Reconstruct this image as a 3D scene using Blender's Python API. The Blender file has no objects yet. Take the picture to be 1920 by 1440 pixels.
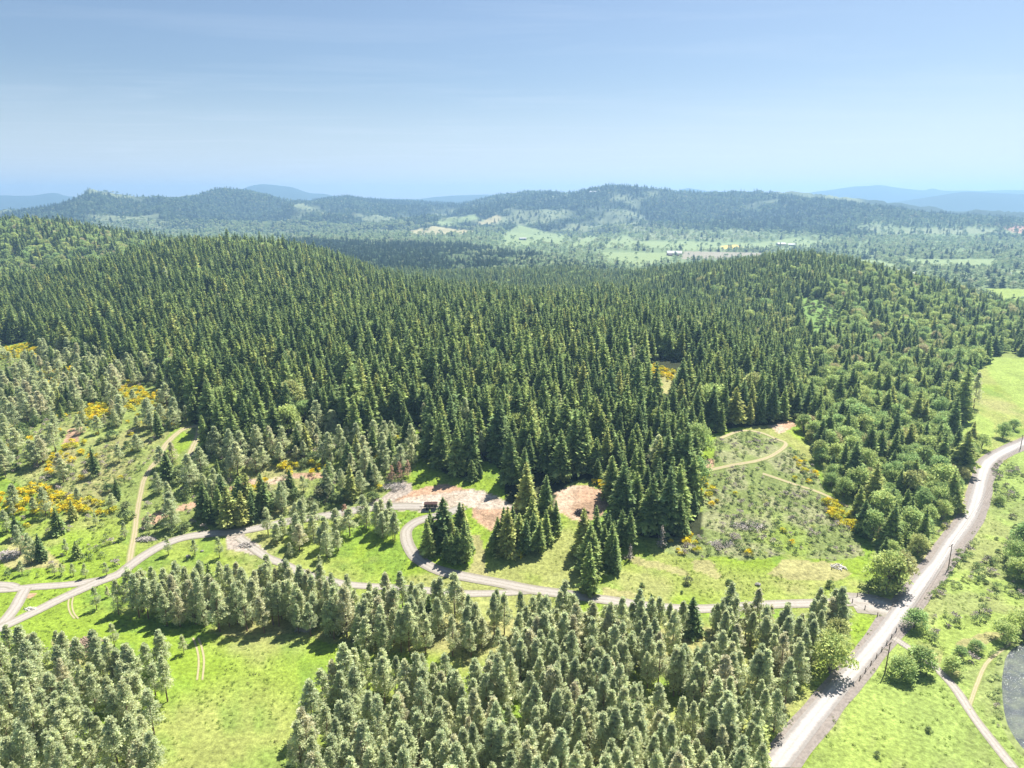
import bpy, math, random
import numpy as np
from mathutils import Vector

R = math.radians
scn = bpy.context.scene
COL = scn.collection
rng = np.random.default_rng(7)
random.seed(7)

# ------------------------------------------------------------------ camera, light, exposure
H, F, PITCH = 110.0, 1280.0, R(15.1)          # height above the valley floor, focal length in photo pixels, tilt
CT, ST = math.cos(PITCH), math.sin(PITCH)
SUN_EL, SUN_AZ = R(59), R(40)                 # azimuth clockwise from the view direction
cam = bpy.data.objects.new('camera', bpy.data.cameras.new('camera'))
COL.objects.link(cam)
cam.location = (0, 0, H)
cam.rotation_euler = (R(90) - PITCH, 0, 0)
cam.data.sensor_width = 36
cam.data.lens = 36 * F / 1920
cam.data.clip_start = 1
cam.data.clip_end = 60000
scn.camera = cam

w = bpy.data.worlds.new("World"); scn.world = w; w.use_nodes = True
nt = w.node_tree; nt.nodes.clear()
def N(tree, kind, **kw):
    n = tree.nodes.new(kind)
    for k, v in kw.items():
        if k.startswith('i_'): n.inputs[k[2:].replace('_', ' ')].default_value = v
        else: setattr(n, k, v)
    return n
sky = N(nt, 'ShaderNodeTexSky', sky_type='NISHITA', sun_disc=False, sun_elevation=SUN_EL, sun_rotation=SUN_AZ,
        altitude=100, air_density=1.0, dust_density=1.3, ozone_density=3.5)
tc = N(nt, 'ShaderNodeTexCoord')
sep = N(nt, 'ShaderNodeSeparateXYZ'); nt.links.new(tc.outputs['Generated'], sep.inputs[0])
# thin cirrus: noise on the plane of the cloud deck, stretched into streaks
zc = N(nt, 'ShaderNodeMath', operation='MAXIMUM'); zc.inputs[1].default_value = 0.02
nt.links.new(sep.outputs['Z'], zc.inputs[0])
dx = N(nt, 'ShaderNodeMath', operation='DIVIDE'); nt.links.new(sep.outputs['X'], dx.inputs[0]); nt.links.new(zc.outputs[0], dx.inputs[1])
dy = N(nt, 'ShaderNodeMath', operation='DIVIDE'); nt.links.new(sep.outputs['Y'], dy.inputs[0]); nt.links.new(zc.outputs[0], dy.inputs[1])
cmb = N(nt, 'ShaderNodeCombineXYZ'); nt.links.new(dx.outputs[0], cmb.inputs[0]); nt.links.new(dy.outputs[0], cmb.inputs[1])
mp = N(nt, 'ShaderNodeMapping'); mp.inputs['Scale'].default_value = (0.30, 0.9, 1); mp.inputs['Rotation'].default_value = (0, 0, 0.08)
nt.links.new(cmb.outputs[0], mp.inputs['Vector'])
cn = N(nt, 'ShaderNodeTexNoise', i_Scale=1.0, i_Detail=7.0, i_Roughness=0.62, i_Distortion=0.5)
nt.links.new(mp.outputs[0], cn.inputs['Vector'])
cr = N(nt, 'ShaderNodeMapRange', clamp=True); cr.inputs['From Min'].default_value = 0.50; cr.inputs['From Max'].default_value = 0.85
cr.inputs['To Max'].default_value = 0.22
nt.links.new(cn.outputs['Fac'], cr.inputs['Value'])
veil = N(nt, 'ShaderNodeMapRange', interpolation_type='SMOOTHSTEP'); veil.inputs['From Min'].default_value = .17; veil.inputs['From Max'].default_value = -.02
veil.inputs['To Max'].default_value = .72; nt.links.new(sep.outputs['Z'], veil.inputs['Value'])
vs = N(nt, 'ShaderNodeMath', operation='ADD', use_clamp=True); nt.links.new(cr.outputs[0], vs.inputs[0]); nt.links.new(veil.outputs[0], vs.inputs[1])
mx = N(nt, 'ShaderNodeMix', data_type='RGBA'); mx.inputs['B'].default_value = (7.6, 8.3, 9.3, 1)
nt.links.new(vs.outputs[0], mx.inputs['Factor']); nt.links.new(sky.outputs[0], mx.inputs['A'])
bg = N(nt, 'ShaderNodeBackground', i_Strength=0.053); nt.links.new(mx.outputs['Result'], bg.inputs['Color'])
wo = N(nt, 'ShaderNodeOutputWorld'); nt.links.new(bg.outputs[0], wo.inputs[0])

sun = bpy.data.objects.new('sun', bpy.data.lights.new('sun', 'SUN')); COL.objects.link(sun)
sun.data.energy = 5.0; sun.data.angle = R(0.5); sun.data.color = (1.0, 0.955, 0.88)
sdir = Vector((math.sin(SUN_AZ) * math.cos(SUN_EL), math.cos(SUN_AZ) * math.cos(SUN_EL), math.sin(SUN_EL)))
sun.rotation_euler = sdir.to_track_quat('Z', 'Y').to_euler()
sun.location = (200, 200, 600)

scn.view_settings.view_transform = 'Standard'
scn.view_settings.look = 'None'
scn.view_settings.exposure = 1.15
scn.view_settings.gamma = 1
cy = scn.cycles
cy.max_bounces = 5; cy.diffuse_bounces = 3; cy.glossy_bounces = 1; cy.transmission_bounces = 2
cy.volume_bounces = 0; cy.transparent_max_bounces = 4; cy.caustics_reflective = False; cy.caustics_refractive = False

# ------------------------------------------------------------------ helpers
def setk(o, kind=None, label=None, cat=None, group=None):
    if kind: o['kind'] = kind
    if label: o['label'] = label
    if cat: o['category'] = cat
    if group: o['group'] = group
    return o

def mesh_from(name, V, Fc, mats, mi=None, smooth=False):
    """V (n,3); Fc list of index arrays, all (m,k) of one or several sizes"""
    me = bpy.data.meshes.new(name)
    if not isinstance(Fc, list): Fc = [Fc]
    Fc = [np.asarray(f, dtype=np.int32) for f in Fc if len(f)]
    V = np.asarray(V, dtype=np.float32)
    me.vertices.add(len(V)); me.vertices.foreach_set('co', V.ravel())
    loops = np.concatenate([f.ravel() for f in Fc])
    tot = np.concatenate([np.full(len(f), f.shape[1], dtype=np.int32) for f in Fc])
    st = np.concatenate([[0], np.cumsum(tot)[:-1]]).astype(np.int32)
    me.loops.add(len(loops)); me.loops.foreach_set('vertex_index', loops)
    me.polygons.add(len(tot)); me.polygons.foreach_set('loop_start', st); me.polygons.foreach_set('loop_total', tot)
    for m in mats: me.materials.append(m)
    if mi is not None: me.polygons.foreach_set('material_index', np.asarray(mi, dtype=np.int32))
    me.polygons.foreach_set('use_smooth', np.full(len(tot), smooth))
    me.update(calc_edges=True); me.validate()
    return me

def add(name, me, parent=None, loc=None):
    o = bpy.data.objects.new(name, me); COL.objects.link(o)
    if parent: o.parent = parent
    if loc is not None: o.location = loc
    return o

def empty(name, loc, rz=0):
    o = bpy.data.objects.new(name, None); COL.objects.link(o)
    o.location = loc; o.rotation_euler = (0, 0, rz); o.empty_display_size = 0.5
    return o

def hash2(ix, iy, seed):
    h = (ix.astype(np.int64) * 374761393 + iy.astype(np.int64) * 668265263 + seed * 974634777) & 0xffffffff
    h = ((h ^ (h >> 13)) * 1274126177) & 0xffffffff
    h = h ^ (h >> 16)
    return (h & 0xffffff) / float(0xffffff)
def vnoise(x, y, seed=0):
    ix = np.floor(x); iy = np.floor(y); fx = x - ix; fy = y - iy
    fx = fx * fx * (3 - 2 * fx); fy = fy * fy * (3 - 2 * fy)
    a = hash2(ix, iy, seed); b = hash2(ix + 1, iy, seed); c = hash2(ix, iy + 1, seed); d = hash2(ix + 1, iy + 1, seed)
    return (a + (b - a) * fx) * (1 - fy) + (c + (d - c) * fx) * fy
def fbm(x, y, wl, seed=0, octs=4, gain=.5):
    s = 0; a = 1; t = 0
    for k in range(octs):
        s = s + a * vnoise(x / wl + 17.3 * k, y / wl - 9.1 * k, seed + k); t += a; a *= gain; wl /= 2.1
    return s / t

# ------------------------------------------------------------------ terrain
def ratio(v):
    v = np.asarray(v, float) - 720
    return (v * CT + F * ST) / (F * CT - v * ST)
def s_of(u, v): return (np.asarray(u, float) - 960) / (F * CT - (np.asarray(v, float) - 720) * ST)
def proj(x, y, z):
    D = H - z; zc_ = y * CT + D * ST
    return 960 + F * x / zc_, 720 + F * (D * CT - y * ST) / zc_
def G(u, v, y, th=0):          # ground point whose cover (th high) tops out on this sight line
    return (float(s_of(u, v)), y, float(H - y * ratio(v) - th))
def P(u, y, z):
    _, v = proj(0, y, z)
    return (float(s_of(u, v)), y, z)
def row(y, *uz): return [P(u, y, z) for u, z in uz]
base10 = [P(-400,2300,-10),P(0,2300,-10),P(500,2700,-10),P(700,2800,-10),P(830,2600,0),P(900,2500,-6),P(1000,2600,-15),P(1150,2500,-18),
          P(1300,2300,-20),P(1500,2200,-20),P(1600,2000,-20),P(1900,1900,-20),P(2300,1900,-20)]
crest12 = [G(u, v, y, 15) for u, v, y in [(-400,420,2800),(0,405,3000),(60,391,3100),(130,371,3200),(165,356,3200),(200,361,3250),(240,366,3300),
    (300,367,3500),(370,359,3700),(420,354,3800),(480,359,3900),(540,369,4100),(600,373,4300),(650,368,4500),(700,374,4600),(760,376,4700),(800,378,4800),
    (860,381,4800),(900,373,4600),(930,366,4300),(1000,358,4000),(1060,361,3900),(1110,353,3700),(1140,348,3600),(1200,352,3500),(1270,358,3400),
    (1330,363,3300),(1420,363,3200),(1480,362,3100),(1540,368,3000),(1600,378,2900),(1680,387,2800),(1740,398,2700),(1800,404,2600),(1860,410,2550),
    (1920,416,2500),(2300,440,2400)]]
SS = np.linspace(-1.5, 1.5, 760)
def ev(keys):
    keys = sorted(keys); s = [k[0] for k in keys]
    return np.interp(SS, s, [k[1] for k in keys]), np.interp(SS, s, [k[2] for k in keys])
b10, c12 = ev(base10), ev(crest12)
mid = lambda t, h: (b10[0] + t * (c12[0] - b10[0]), b10[1] + h * (c12[1] - b10[1]))
LAY = [
 (ev(row(20,(0,0),(1920,0))), 1), (ev(row(120,(0,0),(1920,0))), 1), (ev(row(165,(0,0),(1920,0))), 1),
 (ev(row(205,(-300,3),(0,3),(300,3),(600,3),(800,5),(1100,6),(1300,4),(1500,3.5),(1640,1),(1800,-1),(2200,-2))), 14),
 (ev(row(268,(-300,12),(0,13),(300,15),(600,16),(900,17),(1200,17),(1350,16.5),(1450,15),(1560,9),(1700,3),(1850,0),(2200,-2))), 14),
 (ev([P(-300,400,8),P(0,410,13),P(200,420,22),P(400,420,28),P(600,420,28),P(800,420,28),P(1000,420,27),P(1200,420,25),P(1300,410,22),
      P(1400,330,20),P(1500,305,13),P(1600,305,8),P(1700,312,4),P(1850,322,1),P(2200,322,-1)]), 10),
 (ev([G(-400,560,560,18),G(0,520,620,18),G(130,500,640,18),G(300,455,700,18),G(400,440,750,18),G(480,444,760,18),G(560,452,750,20),G(640,473,730,23),
      G(700,492,710,24),G(780,508,690,25),G(850,516,680,26),G(960,524,670,26),G(1060,531,660,26),P(1130,640,15),P(1200,560,20),P(1300,500,16),
      P(1400,400,11),P(1500,370,5),P(1600,380,4),P(1700,400,4),P(1850,415,6),P(2200,420,8)]), 6),
 (ev([P(-400,780,20),P(0,745,15),P(300,850,22),P(400,930,10),P(560,1100,-10),P(640,1100,-14),P(900,1000,-14),P(1000,900,-10),P(1130,780,5),P(1200,700,8),P(1300,620,8),P(1400,560,10),
      P(1530,540,13),P(1600,520,10),P(1700,520,8),P(1850,520,4),P(2200,520,0)]), 10),
 (ev([G(-400,405,1000,17),G(0,405,1000,17),G(60,405,1020,17),G(130,412,1040,17),G(200,425,1050,17),G(300,440,1080,17),G(380,447,1100,17),P(450,1100,25),
      P(500,1500,0),G(560,441,1900,15),G(640,445,1950,15),G(750,446,1950,15),G(850,452,1850,15),G(950,467,1600,15),G(1080,484,1350,15),G(1140,503,1200,15),
      G(1180,508,1000,15),G(1215,501,880,17),G(1330,487,860,17),G(1430,479,850,17),G(1458,466,850,18),G(1500,464,840,18),G(1560,475,820,16),G(1620,490,800,13),
      G(1700,510,760,12),G(1780,532,720,12),G(1850,560,680,12),P(1925,650,0),P(2300,650,-8)]), 3),
 (ev([P(-400,1500,0),P(0,1500,0),P(400,2000,-10),P(560,2300,-10),P(800,2200,-15),P(900,2000,-20),P(1000,1750,-20),P(1150,1450,-20),P(1250,1150,-20),P(1500,1050,-20),P(1700,950,-20),
      P(1850,850,-18),P(1920,800,-15),P(2300,800,-15)]), 8),
 (b10, 8), (mid(.34, .16), 8), (mid(.7, .62), 4), (c12, 1.2),
 (ev(row(5250,(-400,0),(2300,0))), 1),
 (ev([P(-400,5900,0),P(1400,5900,0),P(1560,5900,40)] + [G(u,v,5900) for u,v in [(1640,386),(1680,379),(1740,370),(1790,361),(1810,358),(1860,362),(1920,364),(2300,380)]]), 2),
 (ev(row(7000,(-400,0),(2300,0))), 1),
 (ev([G(u,v,8200) for u,v in [(-400,372),(0,366),(60,367),(90,362),(105,361),(125,368),(200,373),(430,371),(455,354),(475,347),(495,345),(520,348),(550,351),
      (565,357),(580,362),(610,364),(640,371),(780,374),(810,370),(850,367),(880,366),(915,364),(960,372),(1200,372),(1270,358),(1290,352),(1310,356),(1340,360),
      (1390,359),(1430,364),(1500,364),(1540,358),(1600,350),(1650,347),(1690,353),(1735,358),(1748,351),(1762,357),(1830,358),(1890,355),(1960,357),(2300,365)]]), 1),
 (ev(row(10500,(-400,0),(2300,0))), 1), (ev(row(17000,(-400,0),(2300,0))), 1),
]
def gsm(a, sg):
    k = np.arange(-int(4*sg)-1, int(4*sg)+2); g = np.exp(-.5*(k/sg)**2); g /= g.sum()
    return np.convolve(np.pad(a, len(k)//2, mode='edge'), g, mode='valid')
LY = np.array([gsm(l[0][0], l[1]) for l in LAY]); LZ = np.array([gsm(l[0][1], l[1]) for l in LAY])
for i in range(1, len(LY)): LY[i] = np.maximum(LY[i], LY[i-1] + 12)
YY = np.concatenate([np.geomspace(22, 150, 60)[:-1], np.geomspace(150, 1000, 420)[:-1], np.geomspace(1000, 9300, 320)])
def pchip(xs, ys, xq):
    h = np.diff(xs); d = np.diff(ys) / h; m = np.zeros(len(xs))
    w1 = 2*h[1:] + h[:-1]; w2 = h[1:] + 2*h[:-1]; ok = d[:-1] * d[1:] > 0
    with np.errstate(divide='ignore', invalid='ignore'):
        mm = (w1 + w2) / (w1 / d[:-1] + w2 / d[1:])
    m[1:-1] = np.where(ok, mm, 0)
    i = np.clip(np.searchsorted(xs, xq) - 1, 0, len(xs) - 2); t = np.clip((xq - xs[i]) / h[i], 0, 1)
    return ((1+2*t)*(1-t)**2*ys[i] + t*(1-t)**2*h[i]*m[i] + t*t*(3-2*t)*ys[i+1] + t*t*(t-1)*h[i]*m[i+1])
ZZ = np.stack([pchip(LY[:, c], LZ[:, c], YY) for c in range(len(SS))])          # (cols, rows)
X2 = SS[:, None] * YY[None, :]; Y2 = np.broadcast_to(YY[None, :], X2.shape)
amp = np.interp(YY, [22, 150, 230, 420, 900, 1500, 2400, 3500, 5000, 8000, 17000], [.2, .35, 1.0, 6, 10, 4, 8, 70, 20, 40, 60])[None, :]
wls = [(26, .12), (70, .35), (210, .6)]
rough = (fbm(X2, Y2, 115, 3, 5) - .5) * 2
big = (.5 - 2 * np.abs(fbm(X2, Y2, 620, 11, 5, .5) - .5) * 2.6) * 1.3
mixf = np.clip((Y2 - 900) / 1500, 0, 1)
crest_damp = np.ones_like(X2)
for li, wd in ((6, 60), (8, 70), (13, 260)):
    crest_damp *= 1 - .75 * np.exp(-((Y2 - LY[li][:, None]) / wd) ** 2)
crest_damp *= np.where((Y2 > 5300), .12, 1)
ZZ = ZZ + amp * crest_damp * (rough * (1 - mixf) + big * mixf)

def tz(x, y):                       # height of the terrain mesh
    s = np.asarray(x) / np.asarray(y)
    cs = np.clip((s - SS[0]) / (SS[1] - SS[0]), 0, len(SS) - 1.001); ci = cs.astype(int); fc = cs - ci
    ri = np.clip(np.searchsorted(YY, y) - 1, 0, len(YY) - 2); fr = np.clip((y - YY[ri]) / (YY[ri+1] - YY[ri]), 0, 1)
    return (ZZ[ci, ri]*(1-fc) + ZZ[ci+1, ri]*fc)*(1-fr) + (ZZ[ci, ri+1]*(1-fc) + ZZ[ci+1, ri+1]*fc)*fr
def hit(u, v):                      # where the sight line through photo pixel (u,v) meets the ground
    s = float(s_of(u, v)); r = float(ratio(v))
    ys = np.concatenate([np.arange(60, 1200, .5), np.arange(1200, 16000, 8)])
    d = (H - ys * r) - tz(s * ys, ys)
    k = np.argmax(d < 0)
    if k == 0: k = len(ys) - 1
    y = ys[k-1] + (ys[k] - ys[k-1]) * d[k-1] / (d[k-1] - d[k] + 1e-9)
    return s * y, y
def crest_y(x, y, li):
    return np.interp(np.asarray(x)/np.asarray(y), SS, LY[li])

def inpoly(u, v, poly):
    p = np.asarray(poly, float); out = np.zeros(u.shape, bool)
    bb = (u >= p[:,0].min()) & (u <= p[:,0].max()) & (v >= p[:,1].min()) & (v <= p[:,1].max())
    if not bb.any(): return out
    uu = u[bb]; vv = v[bb]; r_ = np.zeros(uu.shape, bool); q = np.roll(p, -1, 0)
    for (x1, y1), (x2, y2) in zip(p, q):
        if y1 == y2: continue
        c = ((y1 > vv) != (y2 > vv)) & (uu < (x2 - x1) * (vv - y1) / (y2 - y1) + x1)
        r_ ^= c
    out[bb] = r_; return out

# regions, outlined on the ground as seen in the photograph
FIELDS = [
 [(800,419),(890,401),(898,410),(847,424)], [(893,420),(933,402),(942,411),(907,425)], [(762,434),(813,424),(890,433),(873,440),(773,441)],
 [(935,445),(973,421),(1023,434),(1060,441),(1053,464),(1017,452),(990,466),(945,460)], [(1060,464),(1107,441),(1124,446),(1087,465)],
 [(1115,462),(1173,441),(1190,452),(1285,452),(1285,464),(1160,465)], [(1030,468),(1107,475),(1140,473),(1262,474),(1255,486),(1207,500),(1167,492),(1123,479)],
 [(1280,452),(1413,456),(1493,446),(1560,456),(1513,465),(1430,469),(1280,469)], [(1280,471),(1430,474),(1425,486),(1280,486)],
 [(1590,486),(1653,489),(1695,502),(1673,507)], [(1700,486),(1880,486),(1850,504),(1747,502),(1690,494)], [(1870,506),(1990,506),(1990,522),(1880,516)],
 [(1815,540),(1990,543),(1990,572),(1900,574),(1860,562)], [(1838,668),(1990,676),(1990,790),(1910,762),(1860,707)],
 [(1783,752),(1800,758),(1866,793),(1862,818),(1845,842),(1800,835),(1788,790)],
]
GULLY = [(1495,555),(1545,560),(1580,590),(1570,625),(1520,640),(1500,600)]
MEADOW_R = [(1925,815),(2300,700),(2300,1500),(1470,1500),(1600,1290),(1700,1165),(1800,1030),(1850,920),(1862,880),(1900,850)]
FOREST = [(-500,500),(-500,650),(0,648),(60,640),(110,668),(200,680),(290,700),(340,735),(352,780),(372,815),(372,850),(400,845),(450,845),(520,825),(570,800),
          (620,800),(660,835),(700,815),(760,790),(785,800),(800,850),(835,888),(885,895),(905,868),(935,872),(950,900),(952,955),(1000,965),(1045,965),(1060,910),
          (1095,898),(1135,908),(1150,960),(1165,1000),(1215,1008),(1280,1015),(1325,1000),(1312,930),(1302,870),(1325,815),(1400,798),(1470,792),(1500,760),
          (1510,700),(1500,400),(-500,400)]
MIXL = [(-500,650),(0,648),(110,668),(290,700),(340,735),(352,780),(372,815),(330,800),(300,840),(285,880),(262,930),(255,965),(200,970),(150,960),(110,955),(0,890),(-500,890)]
MIXM = [(372,830),(400,845),(520,825),(600,800),(660,835),(760,800),(790,850),(765,890),(740,905),(700,940),(640,965),(560,968),(500,975),(455,985),(400,992),(340,1005),(300,1010),
        (262,1015),(262,960),(285,885)]
SPARSE_L = [(-500,960),(0,960),(120,960),(250,970),(245,1050),(180,1080),(0,1090),(-500,1090)]
STRIP_M = [(470,985),(560,975),(640,965),(690,965),(700,985),(660,1010),(640,1040),(600,1055),(545,1070),(500,1045),(440,1012)]
CL_A = [(362,952),(430,950),(500,947),(520,965),(490,985),(420,993),(365,985)]
CL_P = [(695,985),(745,985),(750,1015),(720,1022),(698,1012)]
CL_B = [(800,1008),(845,990),(888,1000),(884,1030),(892,1060),(860,1072),(815,1062),(800,1040)]
CL_C = [(930,1012),(985,998),(1055,1000),(1068,1010),(1010,1035),(975,1048),(935,1042),(920,1028)]
CL_D = [(1080,1038),(1130,1018),(1180,1026),(1192,1050),(1150,1078),(1105,1072),(1078,1058)]
GROVE = [(215,1150),(262,1118),(330,1120),(480,1112),(560,1120),(660,1145),(790,1140),(900,1162),(1010,1165),(1100,1182),(1250,1178),(1400,1172),(1500,1178),(1580,1172),(1588,1190),
         (1560,1215),(1530,1240),(1500,1275),(1440,1440),(1430,1560),(600,1560),(560,1440),(600,1330),(660,1290),(900,1300),(960,1258),(905,1245),(860,1232),(700,1232),(640,1208),(560,1190),(430,1188),(330,1178),(250,1160)]
GROVE_L = [(-500,1250),(0,1238),(90,1225),(180,1260),(240,1250),(300,1240),(330,1262),(330,1330),(290,1400),(300,1560),(-500,1560)]
OAKS = [(1500,800),(1530,860),(1560,920),(1600,985),(1630,1020),(1645,1060),(1680,1095),(1712,1060),(1745,1020),(1780,985),(1803,950),(1812,905),(1822,870),(1828,845),(1800,830),(1785,790),
        (1780,752),(1838,700),(1838,668),(1910,660),(1990,660),(1990,560),(1850,560),(1500,400),(1400,500),(1500,700),(1470,760)]
BRUSH = [(1325,885),(1345,820),(1395,806),(1465,822),(1520,870),(1560,930),(1600,1000),(1620,1040),(1560,1055),(1480,1040),(1410,1050),(1350,1045),(1300,1050),(1235,1035),(1225,1012),(1325,1000),(1315,930)]
BROOM = [([(60,700),(140,690),(170,720),(120,750),(70,735)], .35), ([(220,720),(300,735),(320,790),(260,800),(225,770)], .3), ([(-300,925),(0,925),(70,910),(130,935),(200,945),(235,935),(215,965),(110,972),(60,962),(0,972),(-300,990)], .55), ([(150,775),(185,758),(222,768),(215,785),(160,800)], .8),
         ([(85,868),(150,820),(190,800),(200,820),(120,880),(90,890)], .25), ([(0,655),(60,645),(90,655),(80,672),(0,678)], .35), ([(1300,890),(1328,885),(1335,920),(1350,950),(1325,960),(1312,940)], .5),
         ([(1255,1015),(1300,1000),(1320,1040),(1290,1055),(1250,1035)], .35), ([(1540,935),(1570,930),(1612,990),(1600,1000),(1560,975)], .8), ([(1490,860),(1520,870),(1515,890),(1495,885)], .5),
         ([(500,875),(560,870),(560,890),(510,900)], .4), ([(430,920),(500,905),(520,915),(440,932)], .4), ([(1105,905),(1145,905),(1145,918),(1110,916)], .7), ([(1210,680),(1270,700),(1265,720),(1215,705)], .4),
         ([(0,985),(60,975),(75,985),(20,1000)], .2), ([(580,870),(620,880),(610,895),(580,890)], .3), ([(985,1038),(972,1042),(966,1050),(980,1048)], .6)]
DIRT = [ # (polygon, colour) bare soil
 ([(690,955),(712,938),(765,932),(800,922),(850,915),(900,922),(945,935),(968,946),(958,962),(905,955),(870,952),(800,958),(740,957)], 'pale'),
 ([(760,925),(795,915),(828,906),(862,915),(880,922),(840,924),(800,930),(765,935),(700,948),(690,942)], 'red'),
 ([(885,952),(945,950),(975,952),(968,985),(925,992),(905,978),(888,970)], 'red'), ([(688,948),(720,925),(758,898),(775,905),(770,925),(735,938)], 'grey'),
 ([(1035,925),(1080,910),(1145,922),(1138,945),(1125,968),(1085,978),(1045,960)], 'red'), ([(1440,795),(1485,790),(1490,802),(1460,812)], 'red'),
 ([(268,975),(330,950),(400,928),(425,912),(445,912),(410,935),(340,962),(285,985)], 'red'), ([(425,912),(470,898),(520,892),(600,886),(620,892),(540,903),(470,908)], 'red'),
 ([(1290,1055),(1330,1050),(1350,1075),(1340,1082),(1300,1068)], 'dry'), ([(1470,1050),(1570,1060),(1600,1080),(1520,1090),(1440,1075)], 'dry'),
 ([(1130,1100),(1180,1108),(1200,1122),(1150,1124),(1125,1115)], 'dry'), ([(1165,1040),(1200,1045),(1300,1075),(1280,1080),(1190,1058)], 'dry'), ([(880,1000),(905,1000),(915,1050),(920,1088),(880,1080),(895,1040)], 'dry'),
 ([(100,870),(140,830),(150,860),(110,890)], 'dry'), ([(120,810),(165,800),(150,830),(120,835)], 'red'), ([(1300,870),(1340,860),(1340,880),(1305,886)], 'red'), ([(1240,700),(1265,690),(1270,740),(1235,735),(1225,715)], 'dry'),
 ([(1880,845),(1925,815),(1925,822),(1885,836),(1840,860),(1828,900),(1820,925),(1808,960),(1770,1012),(1740,1050),(1712,1080),(1700,1082),(1722,1045),(1760,1005),(1800,955),(1815,900),(1832,858)], 'dry'),
 ([(40,1108),(70,1112),(62,1122),(45,1125)], 'red'), ([(420,995),(455,1000),(500,1040),(480,1045),(430,1025)], 'grey'), ([(20,1020),(80,1020),(120,1060),(30,1072),(0,1050)], 'dry'),
 ([(1800,1195),(1905,1180),(1905,1195),(1830,1210),(1790,1210)], 'dry'), ([(1745,1225),(1800,1262),(1780,1262),(1740,1240)], 'dry'), ([(100,1200),(190,1200),(200,1250),(130,1245)], 'dry'),
]
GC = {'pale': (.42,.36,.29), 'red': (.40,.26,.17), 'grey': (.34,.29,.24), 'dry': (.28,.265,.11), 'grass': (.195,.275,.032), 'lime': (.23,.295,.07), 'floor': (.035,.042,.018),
      'brushy': (.175,.215,.07), 'scrub': (.19,.235,.065), 'field': (.17,.25,.075), 'far': (.04,.06,.035), 'farfield': (.21,.265,.115), 'brown': (.20,.16,.11)}

X3, Y3 = X2.ravel(), np.ascontiguousarray(Y2).ravel(); Z3 = ZZ.ravel()
U3, V3 = proj(X3, Y3, Z3)
jit = np.clip(300 / Y3, .05, 1) * 9
U3j = U3 + (fbm(X3, Y3, 9, 21, 3) - .5) * 2.2 * jit; V3j = V3 + (fbm(X3, Y3, 9, 31, 3) - .5) * 1.6 * jit
near = Y3 < np.tile(LY[6][:, None], (1, len(YY))).ravel() + 30
gcol = np.tile(np.array(GC['grass']), (len(X3), 1))
def paint(mask, c): gcol[mask] = c
def blend(mask, c, f): gcol[mask] = gcol[mask] * (1 - f[mask][:, None]) + np.array(c) * f[mask][:, None]
n1 = fbm(X3, Y3, 22, 41, 4); n2 = fbm(X3, Y3, 7, 51, 3); n3 = fbm(X3, Y3, 60, 61, 3)
blend(near, GC['dry'], np.clip((n3 - .56) * 4, 0, .55)); blend(near, (.10,.17,.028), np.clip((n2 - .52) * 4, 0, .6))
blend(near & (n1 > .56), GC['dry'], np.clip((n1 - .56) * 4, 0, .65))
for pl in (MIXL, MIXM): 
    m = near & inpoly(U3j, V3j, pl); paint(m, GC['scrub']); blend(m, GC['dry'], np.clip((n1 - .48) * 4, 0, .8))
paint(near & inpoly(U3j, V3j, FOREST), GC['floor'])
m = near & inpoly(U3j, V3j, OAKS); paint(m, GC['scrub'])
m = near & inpoly(U3j, V3j, BRUSH); paint(m, GC['brushy']); blend(m, (.24,.22,.14), np.clip((n2 - .5) * 5, 0, .5)); blend(m, GC['grass'], np.clip((n1 - .6) * 5, 0, .55) * (V3 > 950))
for pl in (GROVE,): blend(near & inpoly(U3j, V3j, pl), GC['dry'], np.clip((n1 - .42) * 4, 0, .8))
m = near & inpoly(U3j, V3j, MEADOW_R); paint(m, GC['lime']); blend(m, GC['brown'], np.clip((n1 - .58) * 6, 0, .35)); blend(m, (.17,.23,.07), np.clip((n3 - .5) * 5, 0, .4))
# second layer, gully, right hill
m2 = ~near & (Y3 < np.tile(LY[8][:, None], (1, len(YY))).ravel() + 120)
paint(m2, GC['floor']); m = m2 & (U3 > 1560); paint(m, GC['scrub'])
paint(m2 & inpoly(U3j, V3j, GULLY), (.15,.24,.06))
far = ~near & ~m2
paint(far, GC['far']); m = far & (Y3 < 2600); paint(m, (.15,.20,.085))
nf = fbm(X3, Y3, 260, 71, 4)
m = far & (Y3 > 2300) & (Y3 < 5200); blend(m, (.20,.23,.12), np.clip((nf - .60) * 9, 0, .9))
fm = np.zeros(len(X3), bool)
for i, pl in enumerate(FIELDS):
    m = inpoly(U3, V3, pl) & ((Y3 < 4600)); fm |= m
    c = np.array(GC['farfield']) * (1, 1, 1) if i < 12 else np.array(GC['lime'])
    if i in (2, 1): c = np.array((.33,.30,.16))
    if i == 8: c = np.array((.25,.23,.17))
    paint(m, c)
paint(inpoly(U3, V3, [(1350,461),(1380,459),(1395,465),(1360,467)]), (.55,.40,.10))
paint(far & inpoly(U3j, V3j, [(1860,418),(1900,420),(1930,425),(1930,440),(1895,434)]), (.40,.24,.16))
for pl, c in DIRT: 
    m = inpoly(U3j, V3j, pl) & near
    paint(m, np.array(GC[c]))
    if c in ('red', 'pale'): blend(m, (.20,.14,.09), np.clip((n2 - .52) * 6, 0, .65) * (1 if c == 'red' else .6)); blend(m, (.50,.40,.30), np.clip((n1 - .55) * 5, 0, .6))
m = near & (Y3 < 420); f_ = .8 + .45 * n2 ; gcol[m] *= f_[m][:, None]

ncol, nrow = len(SS), len(YY)
ii = np.arange(ncol - 1)[:, None] * nrow + np.arange(nrow - 1)[None, :]
quads = np.stack([ii, ii + nrow, ii + nrow + 1, ii + 1], -1).reshape(-1, 4)

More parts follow.
